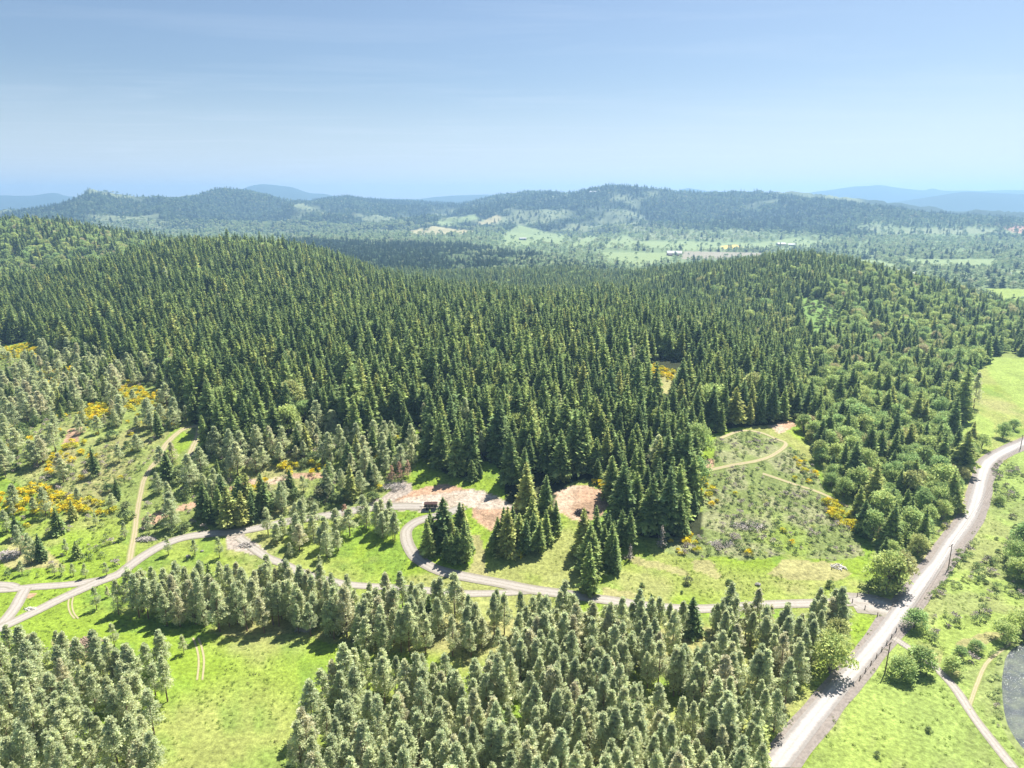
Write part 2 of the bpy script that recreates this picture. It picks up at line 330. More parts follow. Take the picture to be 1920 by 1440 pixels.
def mat(name):
    m = bpy.data.materials.new(name); m.use_nodes = True; t = m.node_tree; t.nodes.clear()
    return m, t, N(t, 'ShaderNodeOutputMaterial')
gm, t, out = mat('ground')
att = N(t, 'ShaderNodeVertexColor', layer_name='col')
tcg = N(t, 'ShaderNodeNewGeometry')
def noise(t, vec, sc, det=5, rough_=.6):
    n = N(t, 'ShaderNodeTexNoise', i_Scale=sc, i_Detail=float(det), i_Roughness=rough_); t.links.new(vec, n.inputs['Vector']); return n
na = noise(t, tcg.outputs['Position'], .9, 6, .7); nb = noise(t, tcg.outputs['Position'], .16, 4)
nc = noise(t, tcg.outputs['Position'], 3.2, 3, .7)
def mrange(t, src, a, b, c, d):
    n = N(t, 'ShaderNodeMapRange'); n.inputs[1].default_value = a; n.inputs[2].default_value = b; n.inputs[3].default_value = c; n.inputs[4].default_value = d
    t.links.new(src, n.inputs[0]); return n
ra = mrange(t, na.outputs['Fac'], .3, .7, .5, 1.45); rb = mrange(t, nb.outputs['Fac'], .3, .7, .86, 1.14); rc = mrange(t, nc.outputs['Fac'], .3, .7, .82, 1.18)
mm = N(t, 'ShaderNodeMath', operation='MULTIPLY'); t.links.new(ra.outputs[0], mm.inputs[0]); t.links.new(rb.outputs[0], mm.inputs[1])
mm2 = N(t, 'ShaderNodeMath', operation='MULTIPLY'); t.links.new(mm.outputs[0], mm2.inputs[0]); t.links.new(rc.outputs[0], mm2.inputs[1])
vm = N(t, 'ShaderNodeVectorMath', operation='SCALE'); t.links.new(att.outputs['Color'], vm.inputs[0]); t.links.new(mm2.outputs[0], vm.inputs['Scale'])
bs = N(t, 'ShaderNodeBsdfPrincipled', i_Roughness=.95); bs.inputs['Specular IOR Level'].default_value = .1
t.links.new(vm.outputs[0], bs.inputs['Base Color'])
bp = N(t, 'ShaderNodeBump', i_Strength=.7, i_Distance=.5); t.links.new(na.outputs['Fac'], bp.inputs['Height']); t.links.new(bp.outputs[0], bs.inputs['Normal'])
t.links.new(bs.outputs[0], out.inputs[0])
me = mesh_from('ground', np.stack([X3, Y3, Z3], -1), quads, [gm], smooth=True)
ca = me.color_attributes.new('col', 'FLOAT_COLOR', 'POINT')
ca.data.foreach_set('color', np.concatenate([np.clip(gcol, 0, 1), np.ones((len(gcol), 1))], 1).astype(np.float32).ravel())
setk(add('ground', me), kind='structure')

# ------------------------------------------------------------------ surface materials
def simple(name, col, var=.25, sc=2., rough_=.9, bump=0., col2=None):
    m, t, out = mat(name)
    g = N(t, 'ShaderNodeNewGeometry'); n = noise(t, g.outputs['Position'], sc, 5, .65)
    r = N(t, 'ShaderNodeMix', data_type='RGBA')
    c2 = col2 or tuple(c * (1 + var) for c in col)
    r.inputs['A'].default_value = (*[c * (1 - var) for c in col], 1) if not col2 else (*col, 1); r.inputs['B'].default_value = (*c2, 1)
    mr = mrange(t, n.outputs['Fac'], .35, .65, 0, 1); t.links.new(mr.outputs[0], r.inputs['Factor'])
    b = N(t, 'ShaderNodeBsdfPrincipled', i_Roughness=rough_); b.inputs['Specular IOR Level'].default_value = .2
    t.links.new(r.outputs['Result'], b.inputs['Base Color'])
    if bump:
        bb = N(t, 'ShaderNodeBump', i_Strength=bump, i_Distance=.3); t.links.new(n.outputs['Fac'], bb.inputs['Height']); t.links.new(bb.outputs[0], b.inputs['Normal'])
    t.links.new(b.outputs[0], out.inputs[0]); return m

# roads as draped sheets; the across-road position (UV) drives the wheel tracks
def road_mat(name, edge, track, crown):
    m, t, out = mat(name)
    uv = N(t, 'ShaderNodeUVMap'); sp = N(t, 'ShaderNodeSeparateXYZ'); t.links.new(uv.outputs[0], sp.inputs[0])
    g = N(t, 'ShaderNodeNewGeometry'); n = noise(t, g.outputs['Position'], .5, 5, .65)
    wob = mrange(t, n.outputs['Fac'], 0, 1, -.12, .12)
    ad = N(t, 'ShaderNodeMath', operation='ADD'); t.links.new(sp.outputs[0], ad.inputs[0]); t.links.new(wob.outputs[0], ad.inputs[1])
    cr_ = N(t, 'ShaderNodeValToRGB'); e = cr_.color_ramp.elements
    e[0].position = 0; e[0].color = (*edge, 1); e[1].position = 1; e[1].color = (*edge, 1)
    for p, c in ((.13, edge), (.27, track), (.42, track), (.5, crown), (.58, track), (.73, track), (.87, edge)):
        x = e.new(p); x.color = (*c, 1)
    t.links.new(ad.outputs[0], cr_.inputs[0])
    n2_ = noise(t, g.outputs['Position'], 1.7, 5, .7); mr = mrange(t, n2_.outputs['Fac'], .3, .7, .86, 1.14)
    sc_ = N(t, 'ShaderNodeVectorMath', operation='SCALE'); t.links.new(cr_.outputs[0], sc_.inputs[0]); t.links.new(mr.outputs[0], sc_.inputs['Scale'])
    b = N(t, 'ShaderNodeBsdfPrincipled', i_Roughness=.95); b.inputs['Specular IOR Level'].default_value = .15
    t.links.new(sc_.outputs[0], b.inputs['Base Color']); t.links.new(b.outputs[0], out.inputs[0]); return m
M_road = road_mat('road_gravel', (.25,.23,.21), (.38,.35,.33), (.33,.305,.28))
M_drive = road_mat('driveway_gravel', (.25,.225,.18), (.34,.31,.27), (.28,.25,.21))
M_track = road_mat('dirt_track', (.22,.24,.08), (.36,.30,.19), (.25,.25,.10))
M_shoulder = simple('shoulder_gravel', (.22,.19,.165), .2, 1.3)

def resample(pts, n):
    p = np.asarray(pts, float)
    # Catmull-Rom through the points
    q = [];P_ = np.vstack([2*p[0]-p[1], p, 2*p[-1]-p[-2]])
    for i in range(1, len(P_) - 2):
        t_ = np.linspace(0, 1, 12, endpoint=False)[:, None]; a, b, c, d = P_[i-1], P_[i], P_[i+1], P_[i+2]
        q.append(.5*((2*b)+(-a+c)*t_+(2*a-5*b+4*c-d)*t_**2+(-a+3*b-3*c+d)*t_**3))
    q = np.vstack(q + [p[-1:]]); L = np.concatenate([[0], np.cumsum(np.linalg.norm(np.diff(q, axis=0), axis=1))])
    s = np.linspace(0, L[-1], n); return np.stack([np.interp(s, L, q[:, k]) for k in range(2)], -1)
ROADS = []
def ribbon(name, A, B, m, lift, across=6):
    n = len(A); f = np.linspace(0, 1, across + 1)
    XY = A[:, None, :] * (1 - f[None, :, None]) + B[:, None, :] * f[None, :, None]
    XY = XY.reshape(-1, 2); Z = tz(XY[:, 0], XY[:, 1]) + lift
    k = np.arange(n - 1)[:, None] * (across + 1) + np.arange(across)[None, :]
    q = np.stack([k, k + 1, k + across + 2, k + across + 1], -1).reshape(-1, 4)
    me = mesh_from(name, np.column_stack([XY, Z]), q, [m], smooth=True)
    uvl = me.uv_layers.new(name='UVMap'); vi = np.zeros(len(me.loops), np.int32); me.loops.foreach_get('vertex_index', vi)
    uvl.data.foreach_set('uv', np.stack([f[vi % (across + 1)], (vi // (across + 1)) * .1], -1).astype(np.float32).ravel())
    if me.polygons[0].normal.z < 0: me.flip_normals()
    ROADS.append((A + B) / 2)
    return setk(add(name, me), kind='structure')
def wpts(px): return [hit(u, v) for u, v in px]
def line_road(name, px, width, m, lift, step=1.2):
    c = np.array(wpts(px)); L = np.linalg.norm(np.diff(c, axis=0), axis=1).sum(); c = resample(c, max(8, int(L / step)))
    tg = np.gradient(c, axis=0); tg /= np.linalg.norm(tg, axis=1)[:, None]; nn = np.stack([-tg[:, 1], tg[:, 0]], -1)
    wv = width * .5 * (1 + .12 * (vnoise(c[:, 0] / 6, c[:, 1] / 6, 5) - .5))[:, None]
    return ribbon(name, c + nn * wv, c - nn * wv, m, lift)
RL = [(1421,1440),(1500,1345),(1575,1260),(1611,1218),(1639,1185),(1664,1152),(1694,1113),(1717,1082),(1744,1052),(1767,1018),(1792,985),(1808,961),(1819,929),(1827,902),(1832,879),(1842,862),(1860,850),(1883,838),(1912,826),(1950,808),(2000,790)]
RR = [(1480,1440),(1552,1345),(1619,1260),(1655,1218),(1683,1180),(1711,1142),(1742,1098),(1767,1065),(1783,1042),(1803,1013),(1826,982),(1838,958),(1846,930),(1852,902),(1860,879),(1873,863),(1895,850),(1918,838),(1955,818),(2003,797)]
A = resample(wpts(RL), 260); B = resample(wpts(RR), 260)
mid_ = (A + B) / 2; dv = (B - A); ln = np.linalg.norm(dv, axis=1)[:, None]; dv = dv / ln
wobb = (vnoise(mid_[:, 1] / 9, mid_[:, 0] / 9, 9)[:, None])
ribbon('road_shoulder', A - dv * (1.2 + .8 * wobb), B + dv * (1.8 + 1.2 * wobb), M_shoulder, .06, 12)
ribbon('main_road', A, B, M_road, .12, 10)
# shoulder apron where the driveway meets the road
ap = line_road('driveway_apron', [(1596,1130),(1640,1134),(1668,1142)], 10.5, M_drive, .09)
line_road('driveway', [(1600,1129),(1540,1131),(1500,1132),(1440,1134),(1360,1140),(1290,1142),(1220,1137),(1150,1127),(1080,1117),(1000,1106),(940,1094),(880,1083),(830,1072),(800,1059),(776,1040),(763,1015),(762,996),(772,984),(790,975),(830,965),(870,950)], 4.0, M_drive, .10)
line_road('lower_track', [(448,1008),(497,1043),(533,1058),(575,1077),(640,1094),(700,1100),(745,1102),(790,1106),(860,1113),(940,1112),(1000,1107)], 3.0, M_drive, .085)
line_road('left_road', [(-160,1250),(0,1178),(60,1150),(110,1125),(180,1093),(222,1077),(245,1060),(272,1041),(310,1020),(350,1007),(395,1001),(440,998),(500,987),(540,978),(580,972),(630,964),(690,953),(740,950),(790,950)], 4.0, M_drive, .11)
line_road('branch_road', [(-160,1112),(0,1106),(60,1101),(120,1097),(180,1089),(215,1080)], 3.2, M_drive, .075)
line_road('upper_branch_track', [(-160,1090),(0,1096),(30,1101)], 2.8, M_drive, .095)
line_road('cross_track', [(48,1104),(40,1118),(28,1140),(6,1166),(-30,1190)], 3.4, M_drive, .09)
line_road('dirt_track', [(243,1060),(246,1035),(252,1005),(256,970),(262,935),(270,900),(284,875)], 2.4, M_track, .08)
line_road('hill_track', [(284,876),(300,858),(308,838),(326,818),(348,803),(372,799)], 3.4, M_track, .08)
line_road('hill_track_spur', [(374,800),(370,820),(360,842),(350,866)], 3.0, M_track, .10)
line_road('loop_trail', [(1320,884),(1365,874),(1420,864),(1455,850),(1474,832),(1455,823),(1425,811),(1390,808),(1350,822)], 2.0, M_track, .09)
line_road('slope_trail', [(1430,888),(1480,905),(1540,925),(1590,950)], 1.8, M_track, .07)
for nm_, off_ in (('a', -3), ('b', 4)):
    line_road('wheel_rut', [(133 + off_, 1120), (131 + off_, 1135), (135 + off_, 1150), (143 + off_, 1160)], .5, M_track, .06)
    line_road('wheel_rut', [(366 + off_ * 1.4, 1196), (373 + off_ * 1.4, 1215), (377 + off_ * 1.4, 1240), (374 + off_ * 1.4, 1275)], .55, M_track, .06)
line_road('field_path', [(1676,1196),(1700,1212),(1725,1228),(1752,1250),(1790,1290),(1830,1350),(1900,1440)], 2.2, M_drive, .07)
line_road('pond_path', [(1815,1330),(1840,1262),(1855,1238),(1880,1218),(1910,1198),(1960,1180)], 1.1, M_track, .07)

# pond, bottom right
pw, t, out = mat('pond_water')
b = N(t, 'ShaderNodeBsdfPrincipled', i_Roughness=.12); b.inputs['Base Color'].default_value = (.10,.11,.11,1)
g = N(t, 'ShaderNodeNewGeometry'); n = noise(t, g.outputs['Position'], 2.2, 4, .6); nw = noise(t, g.outputs['Position'], .35, 6, .65); wr = mrange(t, nw.outputs['Fac'], .4, .62, 0, 1); wm = N(t, 'ShaderNodeMix', data_type='RGBA')
wm.inputs['A'].default_value = (.09,.10,.10,1); wm.inputs['B'].default_value = (.16,.18,.13,1); t.links.new(wr.outputs[0], wm.inputs['Factor']); t.links.new(wm.outputs['Result'], b.inputs['Base Color'])
bb = N(t, 'ShaderNodeBump', i_Strength=1., i_Distance=.5)
t.links.new(n.outputs['Fac'], bb.inputs['Height']); t.links.new(bb.outputs[0], b.inputs['Normal']); t.links.new(b.outputs[0], out.inputs[0])
pp = resample(wpts([(1882,1238),(1892,1222),(1915,1208),(1960,1198),(2050,1200),(2080,1300),(2040,1400),(1950,1430),(1890,1370),(1876,1290),(1882,1238)]), 60)
pc = pp.mean(0); lvl = .38
V = [(pc[0], pc[1], lvl)] + [(x, y, lvl) for x, y in pp]
me = mesh_from('pond', V, np.array([(0, i, i + 1) for i in range(1, len(V) - 1)]), [pw])
if me.polygons[0].normal.z < 0: me.flip_normals()
setk(add('pond', me), kind='structure')
bank = pp + (pp - pc) / np.linalg.norm(pp - pc, axis=1)[:, None] * 1.6
Vb = np.vstack([np.column_stack([pp - (pp-pc)*.02, np.full(len(pp), lvl + .12)]), np.column_stack([bank, tz(bank[:, 0], bank[:, 1]) - .05])]); k = np.arange(len(pp) - 1)
me = mesh_from('pond_bank', Vb, np.stack([k, k + 1, k + 1 + len(pp), k + len(pp)], -1), [simple('pond_bank', (.20,.24,.08), .35, .8)])
setk(add('pond_bank', me), kind='structure')
POND = pp

# ------------------------------------------------------------------ foliage materials
def foliage(name, c1, c2, c3=None, trans=.22, vc=True, dead=0.):
    """each plant its own hue between c1 and c2 (c3 rare); clump-to-clump leaf colour from the mesh"""
    m, t, out = mat(name)
    oi = N(t, 'ShaderNodeObjectInfo'); r = N(t, 'ShaderNodeValToRGB'); e = r.color_ramp.elements
    e[0].position = 0; e[0].color = (*c1, 1); e[1].position = .85 if c3 else 1; e[1].color = (*c2, 1)
    if c3: x = e.new(1.); x.color = (*c3, 1)
    t.links.new(oi.outputs['Random'], r.inputs[0])
    vcn = N(t, 'ShaderNodeVertexColor', layer_name='leaf')
    mul = N(t, 'ShaderNodeMix', data_type='RGBA', blend_type='MULTIPLY'); mul.inputs['Factor'].default_value = 1
    t.links.new(r.outputs[0], mul.inputs['A']); t.links.new(vcn.outputs['Color'], mul.inputs['B'])
    d = N(t, 'ShaderNodeBsdfDiffuse'); tr = N(t, 'ShaderNodeBsdfTranslucent'); mxs = N(t, 'ShaderNodeMixShader'); mxs.inputs[0].default_value = trans
    t.links.new(mul.outputs['Result'], d.inputs[0]); t.links.new(mul.outputs['Result'], tr.inputs[0])
    t.links.new(d.outputs[0], mxs.inputs[1]); t.links.new(tr.outputs[0], mxs.inputs[2]); t.links.new(mxs.outputs[0], out.inputs[0])
    return m
M_fir = foliage('fir_needles', (.20,.28,.12), (.38,.46,.16), (.50,.52,.19), .45)
M_pine = foliage('pine_needles', (.52,.58,.34), (.66,.70,.41), (.66,.63,.42), .5)
M_oak = foliage('broad_leaves', (.34,.47,.18), (.50,.57,.20), (.52,.46,.26), .42)
M_bush = foliage('bush_leaves', (.18,.25,.10), (.28,.34,.14), (.30,.28,.19), .3)
M_broom = foliage('broom_flowers', (.78,.62,.03), (.55,.55,.07), (.85,.62,.02), .35)
M_dead = foliage('dead_needles', (.52,.34,.24), (.56,.40,.29), None, .2)
M_grey = foliage('grey_twigs', (.33,.29,.25), (.38,.33,.28), None, .1)
M_ffir = foliage('far_fir_needles', (.055,.095,.055), (.10,.15,.075), (.15,.20,.09), .3)
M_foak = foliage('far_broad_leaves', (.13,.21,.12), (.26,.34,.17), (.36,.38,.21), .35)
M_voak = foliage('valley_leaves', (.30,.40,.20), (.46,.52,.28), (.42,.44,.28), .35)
M_bark = simple('bark', (.11,.08,.06), .3, 4.); M_pbark = simple('pine_bark', (.20,.13,.09), .3, 4.); M_obark = simple('oak_bark', (.17,.15,.13), .3, 4.)
M_snag = simple('weathered_wood', (.42,.38,.34), .25, 4.)

def leafcol(me, fcol):
    """per-face tint -> corner colour attribute"""
    ca = me.color_attributes.new('leaf', 'FLOAT_COLOR', 'CORNER')
    tot = np.zeros(len(me.polygons), np.int32); me.polygons.foreach_get('loop_total', tot)
    c = np.repeat(fcol, tot, axis=0); ca.data.foreach_set('color', np.concatenate([c, np.ones((len(c), 1))], 1).astype(np.float32).ravel())

def trunk_mesh(h, r0, m, limbs=(), top=.02, bend=0.0, rnd=None):
    V = []; Fq = []; ns = 7
    def tube(p0, p1, ra, rb, segs=4, wob=0.):
        p0 = np.array(p0, float); p1 = np.array(p1, float); d = p1 - p0; d /= np.linalg.norm(d)
        a = np.cross(d, (0, 0, 1.)) if abs(d[2]) < .9 else np.cross(d, (1., 0, 0)); a /= np.linalg.norm(a); b_ = np.cross(d, a)
        b0 = len(V)
        for i in range(segs + 1):
            f = i / segs; c = p0 + (p1 - p0) * f + (rnd.normal(0, wob, 3) * (0 < i < segs) if rnd is not None else 0); rr = ra + (rb - ra) * f
            for k in range(ns):
                an = 2 * math.pi * k / ns; V.append(c + rr * (math.cos(an) * a + math.sin(an) * b_))
        for i in range(segs):
            for k in range(ns):
                Fq.append((b0+i*ns+k, b0+i*ns+(k+1) % ns, b0+(i+1)*ns+(k+1) % ns, b0+(i+1)*ns+k))
    tube((0, 0, -.6), (bend, 0, h), r0, top, 8, .04)
    for p0, p1, ra, rb in limbs: tube(p0, p1, ra, rb, 3, .05)
    return V, Fq

def tri_sprays(C, D, size, r, flat=.5):
    """small needle/leaf faces: centre C, outward direction D, size (n,)"""
    n = len(C); rn = r.normal(0, 1, (n, 3)); rn[:, 2] *= flat
    a = D + rn * .45; a /= np.linalg.norm(a, axis=1)[:, None]
    b_ = np.cross(a, r.normal(0, 1, (n, 3)) * (.5, .5, .5) + (0, 0, 1.)); b_ /= np.linalg.norm(b_, axis=1)[:, None] + 1e-9
    s = size[:, None]
    v = np.stack([C - a*s*.5 - b_*s*.16, C + b_*s*.42 + a*s*.1, C + a*s*.85, C - b_*s*.42 + a*s*.1], 1)
    return v.reshape(-1, 3), np.arange(n * 4).reshape(n, 4)

def fir_crown(h, R0, seed, whorls=30, per=8, dens=1., base=.06, ragged=.25, sz=1.):
    r = np.random.default_rng(seed); C = []; D = []; S = []; T = []
    lob = r.uniform(.75, 1.2, 12)
    for wi in range(whorls):
        t_ = base + (1 - base) * ((wi + r.uniform(0, .7)) / whorls) ** .92
        rad = R0 * (1 - t_) ** .72 * (1 + ragged * (r.random() - .5) * 2) * min(1, .6 + (t_ - base) * 4)
        z0 = h * t_; nb = max(4, int(per * (.45 + .75 * (1 - t_))))
        ph = r.uniform(0, 6.28)
        for k in range(nb):
            an = ph + 6.283 * k / nb + r.normal(0, .12); L = rad * lob[int(an * 12 / 6.283) % 12] * r.uniform(.8, 1.15)
            tone = r.uniform(.6, 1.42); n = max(2, int((2.2 + L * 2.4) * dens)); rise = .35 * (t_ ** 2) - .22
            for j in range(n):
                f = (j + .6) / n * 1.0
                spread = L * .26 * f
                side = r.normal(0, 1) * spread * .75
                x = L * f; z = z0 + rise * x - .10 * x * f + r.normal(0, .10)
                C.append((x*math.cos(an) - side*math.sin(an), x*math.sin(an) + side*math.cos(an), z))
                sd = side / (L + .1) * 1.4
                D.append((math.cos(an + sd), math.sin(an + sd), -.25 + .5 * t_)); S.append((.55 + .26 * L * (1.1 - .5 * f)) * r.uniform(.75, 1.2) * sz); T.append(tone * r.uniform(.85, 1.2))
    for k in range(10):      # leader
        C.append((r.normal(0, .08), r.normal(0, .08), h * (.95 + .006 * k))); D.append((r.normal(0, .4), r.normal(0, .4), 1.)); S.append(.5 * sz); T.append(1.15)
    V, Fq = tri_sprays(np.array(C), np.array(D), np.array(S), r, .35)
    T = np.array(T); hue = r.uniform(-.08, .08, len(T))
    return V, Fq, np.stack([T * (1 + hue), T, T * (1 - hue)], -1)

def pine_crown(h, R0, seed, clumps=95, per=36, base=.16, sz=1., top=.25):
    r = np.random.default_rng(seed); C = []; D = []; S = []; T = []; limbs = []
    for k in range(clumps):
        t_ = base + (1 - base) * r.random() ** .9
        tt = (t_ - base) / (1 - base); prof = 1.35 * min(1, .5 + tt * 2.2) * (1 - tt) ** .85 + .05
        an = k * 2.4 + r.normal(0, .3); rr = R0 * prof * r.uniform(.35, 1.08) ; z = h * t_
        cx, cy_, cz = rr*math.cos(an), rr*math.sin(an), z + .22 * rr
        tone = r.uniform(.72, 1.25)
        if k % 5 == 0: limbs.append(((0, 0, z - .25*rr), (cx, cy_, cz), .05, .02))
        cs = R0 * .38 * (1.1 - .55 * tt) * r.uniform(.7, 1.25)
        n = int(per * r.uniform(.7, 1.3)); v = r.normal(0, 1, (n, 3)); v /= np.linalg.norm(v, axis=1)[:, None]
        q = v * cs * (r.random((n, 1)) ** .4) * (1, 1, .75)
        C += list(q + (cx, cy_, cz)); dd = v * 1.0 + np.array((math.cos(an) * .5, math.sin(an) * .5, .55)); D += list(dd)
        S += list(np.full(n, .27 * sz) * r.uniform(.7, 1.35, n)); T += list(tone * r.uniform(.85, 1.2, n))
    V, Fq = tri_sprays(np.array(C), np.array(D), np.array(S), r, 1.)
    T = np.array(T); hue = r.uniform(-.07, .07, len(T))
    return V, Fq, np.stack([T * (1 + hue), T, T * (1 - hue)], -1), limbs

def oak_crown(h, R0, seed, blobs=26, per=75, sz=1., low=.28):
    r = np.random.default_rng(seed); C = []; D = []; S = []; T = []; limbs = []
    for k in range(blobs):
        an = k * 2.4 + r.normal(0, .4); f = r.random(); el = r.uniform(.0, 1.45)
        rr = R0 * math.cos(el) * r.uniform(.55, .85); cz = h * (low + .12) + (h * (1 - low - .28)) * math.sin(el) * r.uniform(.75, 1.08)
        c = np.array((rr*math.cos(an), rr*math.sin(an), cz)); bs_ = R0 * r.uniform(.27, .44); tone = r.uniform(.75, 1.2)
        if k % 3 == 0: limbs.append(((0, 0, h * low * r.uniform(.5, 1)), tuple(c * (.8, .8, .92)), .14, .04))
        n = int(per * (bs_ / (R0 * .35)) ** 2); v = r.normal(0, 1, (n, 3)); v /= np.linalg.norm(v, axis=1)[:, None]; v[:, 2] = np.where(v[:, 2] < -.35, -v[:, 2], v[:, 2])
        q = v * bs_ * r.uniform(.5, 1.3, (n, 1)) * (1, 1, .85)
        C += list(q + c); D += list(v + r.normal(0, .7, (n, 3))); S += list(np.full(n, .50 * sz) * r.uniform(.6, 1.4, n)); T += list(tone * r.uniform(.8, 1.25, n))
    V, Fq = tri_sprays(np.array(C), np.array(D), np.array(S), r, 1.)
    T = np.array(T); hue = r.uniform(-.08, .08, len(T))
    return V, Fq, np.stack([T * (1 + hue), T, T * (1 - hue)], -1), limbs

def make_variant(kind, name, h, crown, tr, m_leaf, m_bark):
    """returns dict with crown mesh, trunk mesh and a joined mesh"""
    V, Fq, T = crown[:3]; cm = mesh_from(name + '_crown', V, Fq, [m_leaf]); leafcol(cm, T)
    tV, tF = tr; tm = mesh_from(name + '_trunk', tV, np.array(tF), [m_bark], smooth=True)
    jV = np.vstack([V, np.array(tV)]); jF = [np.vstack([Fq, np.array(tF) + len(V)])]
    jm = mesh_from(name + '_whole', jV, jF, [m_leaf, m_bark], mi=[0]*len(Fq) + [1]*len(tF)); leafcol(jm, np.vstack([T, np.ones((len(tF), 3))]))
    return dict(kind=kind, h=h, crown=cm, trunk=tm, whole=jm)
VAR = {'fir': [], 'pine': [], 'oak': [], 'bush': [], 'broom': [], 'ffir': [], 'foak': [], 'voak': []}
for i, (R0, base, sh) in enumerate([(3.7,.05,'slender'), (4.5,.05,'full'), (3.2,.10,'narrow'), (4.2,.12,'ragged'), (3.6,.04,'dense')]):
    rr = np.random.default_rng(100 + i)
    v_ = make_variant('fir', 'fir', 18, fir_crown(18, R0, 200 + i, 34, 9, 1.0, base, .22 if i != 3 else .5), trunk_mesh(17.3, .26, M_bark, rnd=rr), M_fir, M_bark); v_['sh'] = sh; VAR['fir'].append(v_)
for i, (R0, base, sh) in enumerate([(1.75,.20,'slender'), (2.1,.14,'bushy'), (1.6,.28,'high-crowned'), (1.95,.10,'low-branched'), (1.8,.2,'loose')]):
    rr = np.random.default_rng(120 + i); cr_ = pine_crown(12, R0, 300 + i, 105 if i != 4 else 75, 34, base)
    v_ = make_variant('pine', 'pine', 12, cr_, trunk_mesh(11.6, .20, M_pbark, cr_[3], rnd=rr), M_pine, M_pbark); v_['sh'] = sh; VAR['pine'].append(v_)
for i, (R0, low, sh) in enumerate([(4.6,.10,'round-crowned'), (5.2,.08,'spreading'), (4.0,.14,'tall-crowned'), (4.8,.06,'lumpy')]):
    rr = np.random.default_rng(140 + i); cr_ = oak_crown(11, R0, 400 + i, 28, 80, 1., low)
    v_ = make_variant('oak', 'oak', 11, cr_, trunk_mesh(7, .32, M_obark, cr_[3], top=.08, rnd=rr), M_oak, M_obark); v_['sh'] = sh; VAR['oak'].append(v_)
for i in range(3):
    rr = np.random.default_rng(160 + i); cr_ = oak_crown(2.2, 1.6, 500 + i, 12, 42, .55, .02)
    v_ = make_variant('bush', 'bush', 2.2, cr_, trunk_mesh(1.2, .07, M_obark, rnd=rr), M_bush, M_obark); v_['sh'] = ('rounded', 'low', 'tufted')[i]; VAR['bush'].append(v_)
for i in range(2):
    rr = np.random.default_rng(170 + i); cr_ = oak_crown(1.6, 1.2, 520 + i, 9, 26, .5, .02)
    v_ = make_variant('broom', 'broom', 1.6, cr_, trunk_mesh(.9, .04, M_obark, rnd=rr), M_broom, M_obark); v_['sh'] = ('rounded', 'tufted')[i]; VAR['broom'].append(v_)
for i in range(3):
    cr_ = fir_crown(18, (3.6, 3.1, 4.1)[i], 600 + i, 13, 6, .55, .05, .3, 2.0); VAR['ffir'].append(make_variant('ffir', 'far_fir', 18, cr_, trunk_mesh(16, .25, M_bark), M_ffir, M_bark))
for i in range(3):
    cr_ = oak_crown(11, 5.2, 620 + i, 12, 20, 2.3, .1); VAR['foak'].append(make_variant('foak', 'far_oak', 11, cr_, trunk_mesh(7, .3, M_obark), M_foak, M_obark)); VAR['voak'].append(make_variant('voak', 'valley_oak', 11, cr_, trunk_mesh(7, .3, M_obark), M_voak, M_obark))

# ------------------------------------------------------------------ where everything grows
rm = np.full_like(ZZ, 9.); rr_ = (H - ZZ) / YY[None, :]; rm[:, 1:] = np.minimum.accumulate(rr_, axis=1)[:, :-1]
def rmin(x, y):
    ci = np.clip(np.round((x / y - SS[0]) / (SS[1] - SS[0])).astype(int), 0, ncol - 1); ri = np.clip(np.searchsorted(YY, y) - 2, 0, nrow - 1)
    return rm[ci, ri]
def candidates(y0, y1, sp, smax=1.02):
    X = []; 
    ys = np.arange(y0, y1, sp)
    for y in ys:
        n = int(2 * smax * y / sp); x = (np.arange(n) - n / 2) * sp; X.append(np.stack([x, np.full(n, y)], -1))
    X = np.vstack(X); X += rng.uniform(-.48, .48, X.shape) * sp
    z = tz(X[:, 0], X[:, 1]); return X[:, 0], X[:, 1], z
road_pts = np.vstack(ROADS)
def near_road(x, y, d):
    m = np.zeros(len(x), bool)
    idx = np.where(y < 420)[0]
    for c in np.array_split(idx, max(1, len(idx) // 3000)):
        if len(c): m[c] = (((x[c][:, None] - road_pts[:, 0]) ** 2 + (y[c][:, None] - road_pts[:, 1]) ** 2).min(1) < d * d)
    return m
FARH = 13.5
T = {'fir': [], 'pine': [], 'oak': [], 'bush': [], 'broom': [], 'ffir': [], 'foak': [], 'voak': []}   # rows: x,y,z,height,zone
def put(kind, x, y, z, h, zone):
    for a in zip(x, y, z, h): T[kind].append((*a, zone))
def occ(x, y, z, h, marg=.004): return (H - z - h) / y < rmin(x, y) + marg

# near slopes
def zone(mask, dens, kinds, name):
    global used
    m = mask & ~used & (rd < dens); used |= mask
    acc = 0
    for sh, kd, h0, sd in kinds:
        k = m & (rk >= acc) & (rk < acc + sh); acc += sh
        hh = np.clip(h0 * (1 + sd * hn), h0 * .45, h0 * 1.6)
        k &= occ(x, y, z, hh)
        put(kd, x[k], y[k], z[k], hh[k], name)
x, y, z = candidates(92, 215, 3.05); u, v = proj(x, y, z); used = near_road(x, y, 3.2); rd = rng.random(len(x)); rk = rng.random(len(x)); hn = rng.normal(0, 1, len(x)); g2 = fbm(x, y, 14, 91, 3)
zone(inpoly(u, v, GROVE), np.where(g2 > .66, .2, .90), [(.985, 'pine', 11.0, .16), (.015, 'fir', 11, .1)], 'grove')
zone(inpoly(u, v, GROVE_L), .66, [(1, 'pine', 10.0, .16)], 'grovel')
zone(inpoly(u, v, CL_P), .75, [(1, 'pine', 9.5, .15)], 'cl_p')
x, y, z = candidates(160, 260, 3.3); u, v = proj(x, y, z); used = near_road(x, y, 2.6); rd = rng.random(len(x)); rk = rng.random(len(x)); hn = rng.normal(0, 1, len(x))
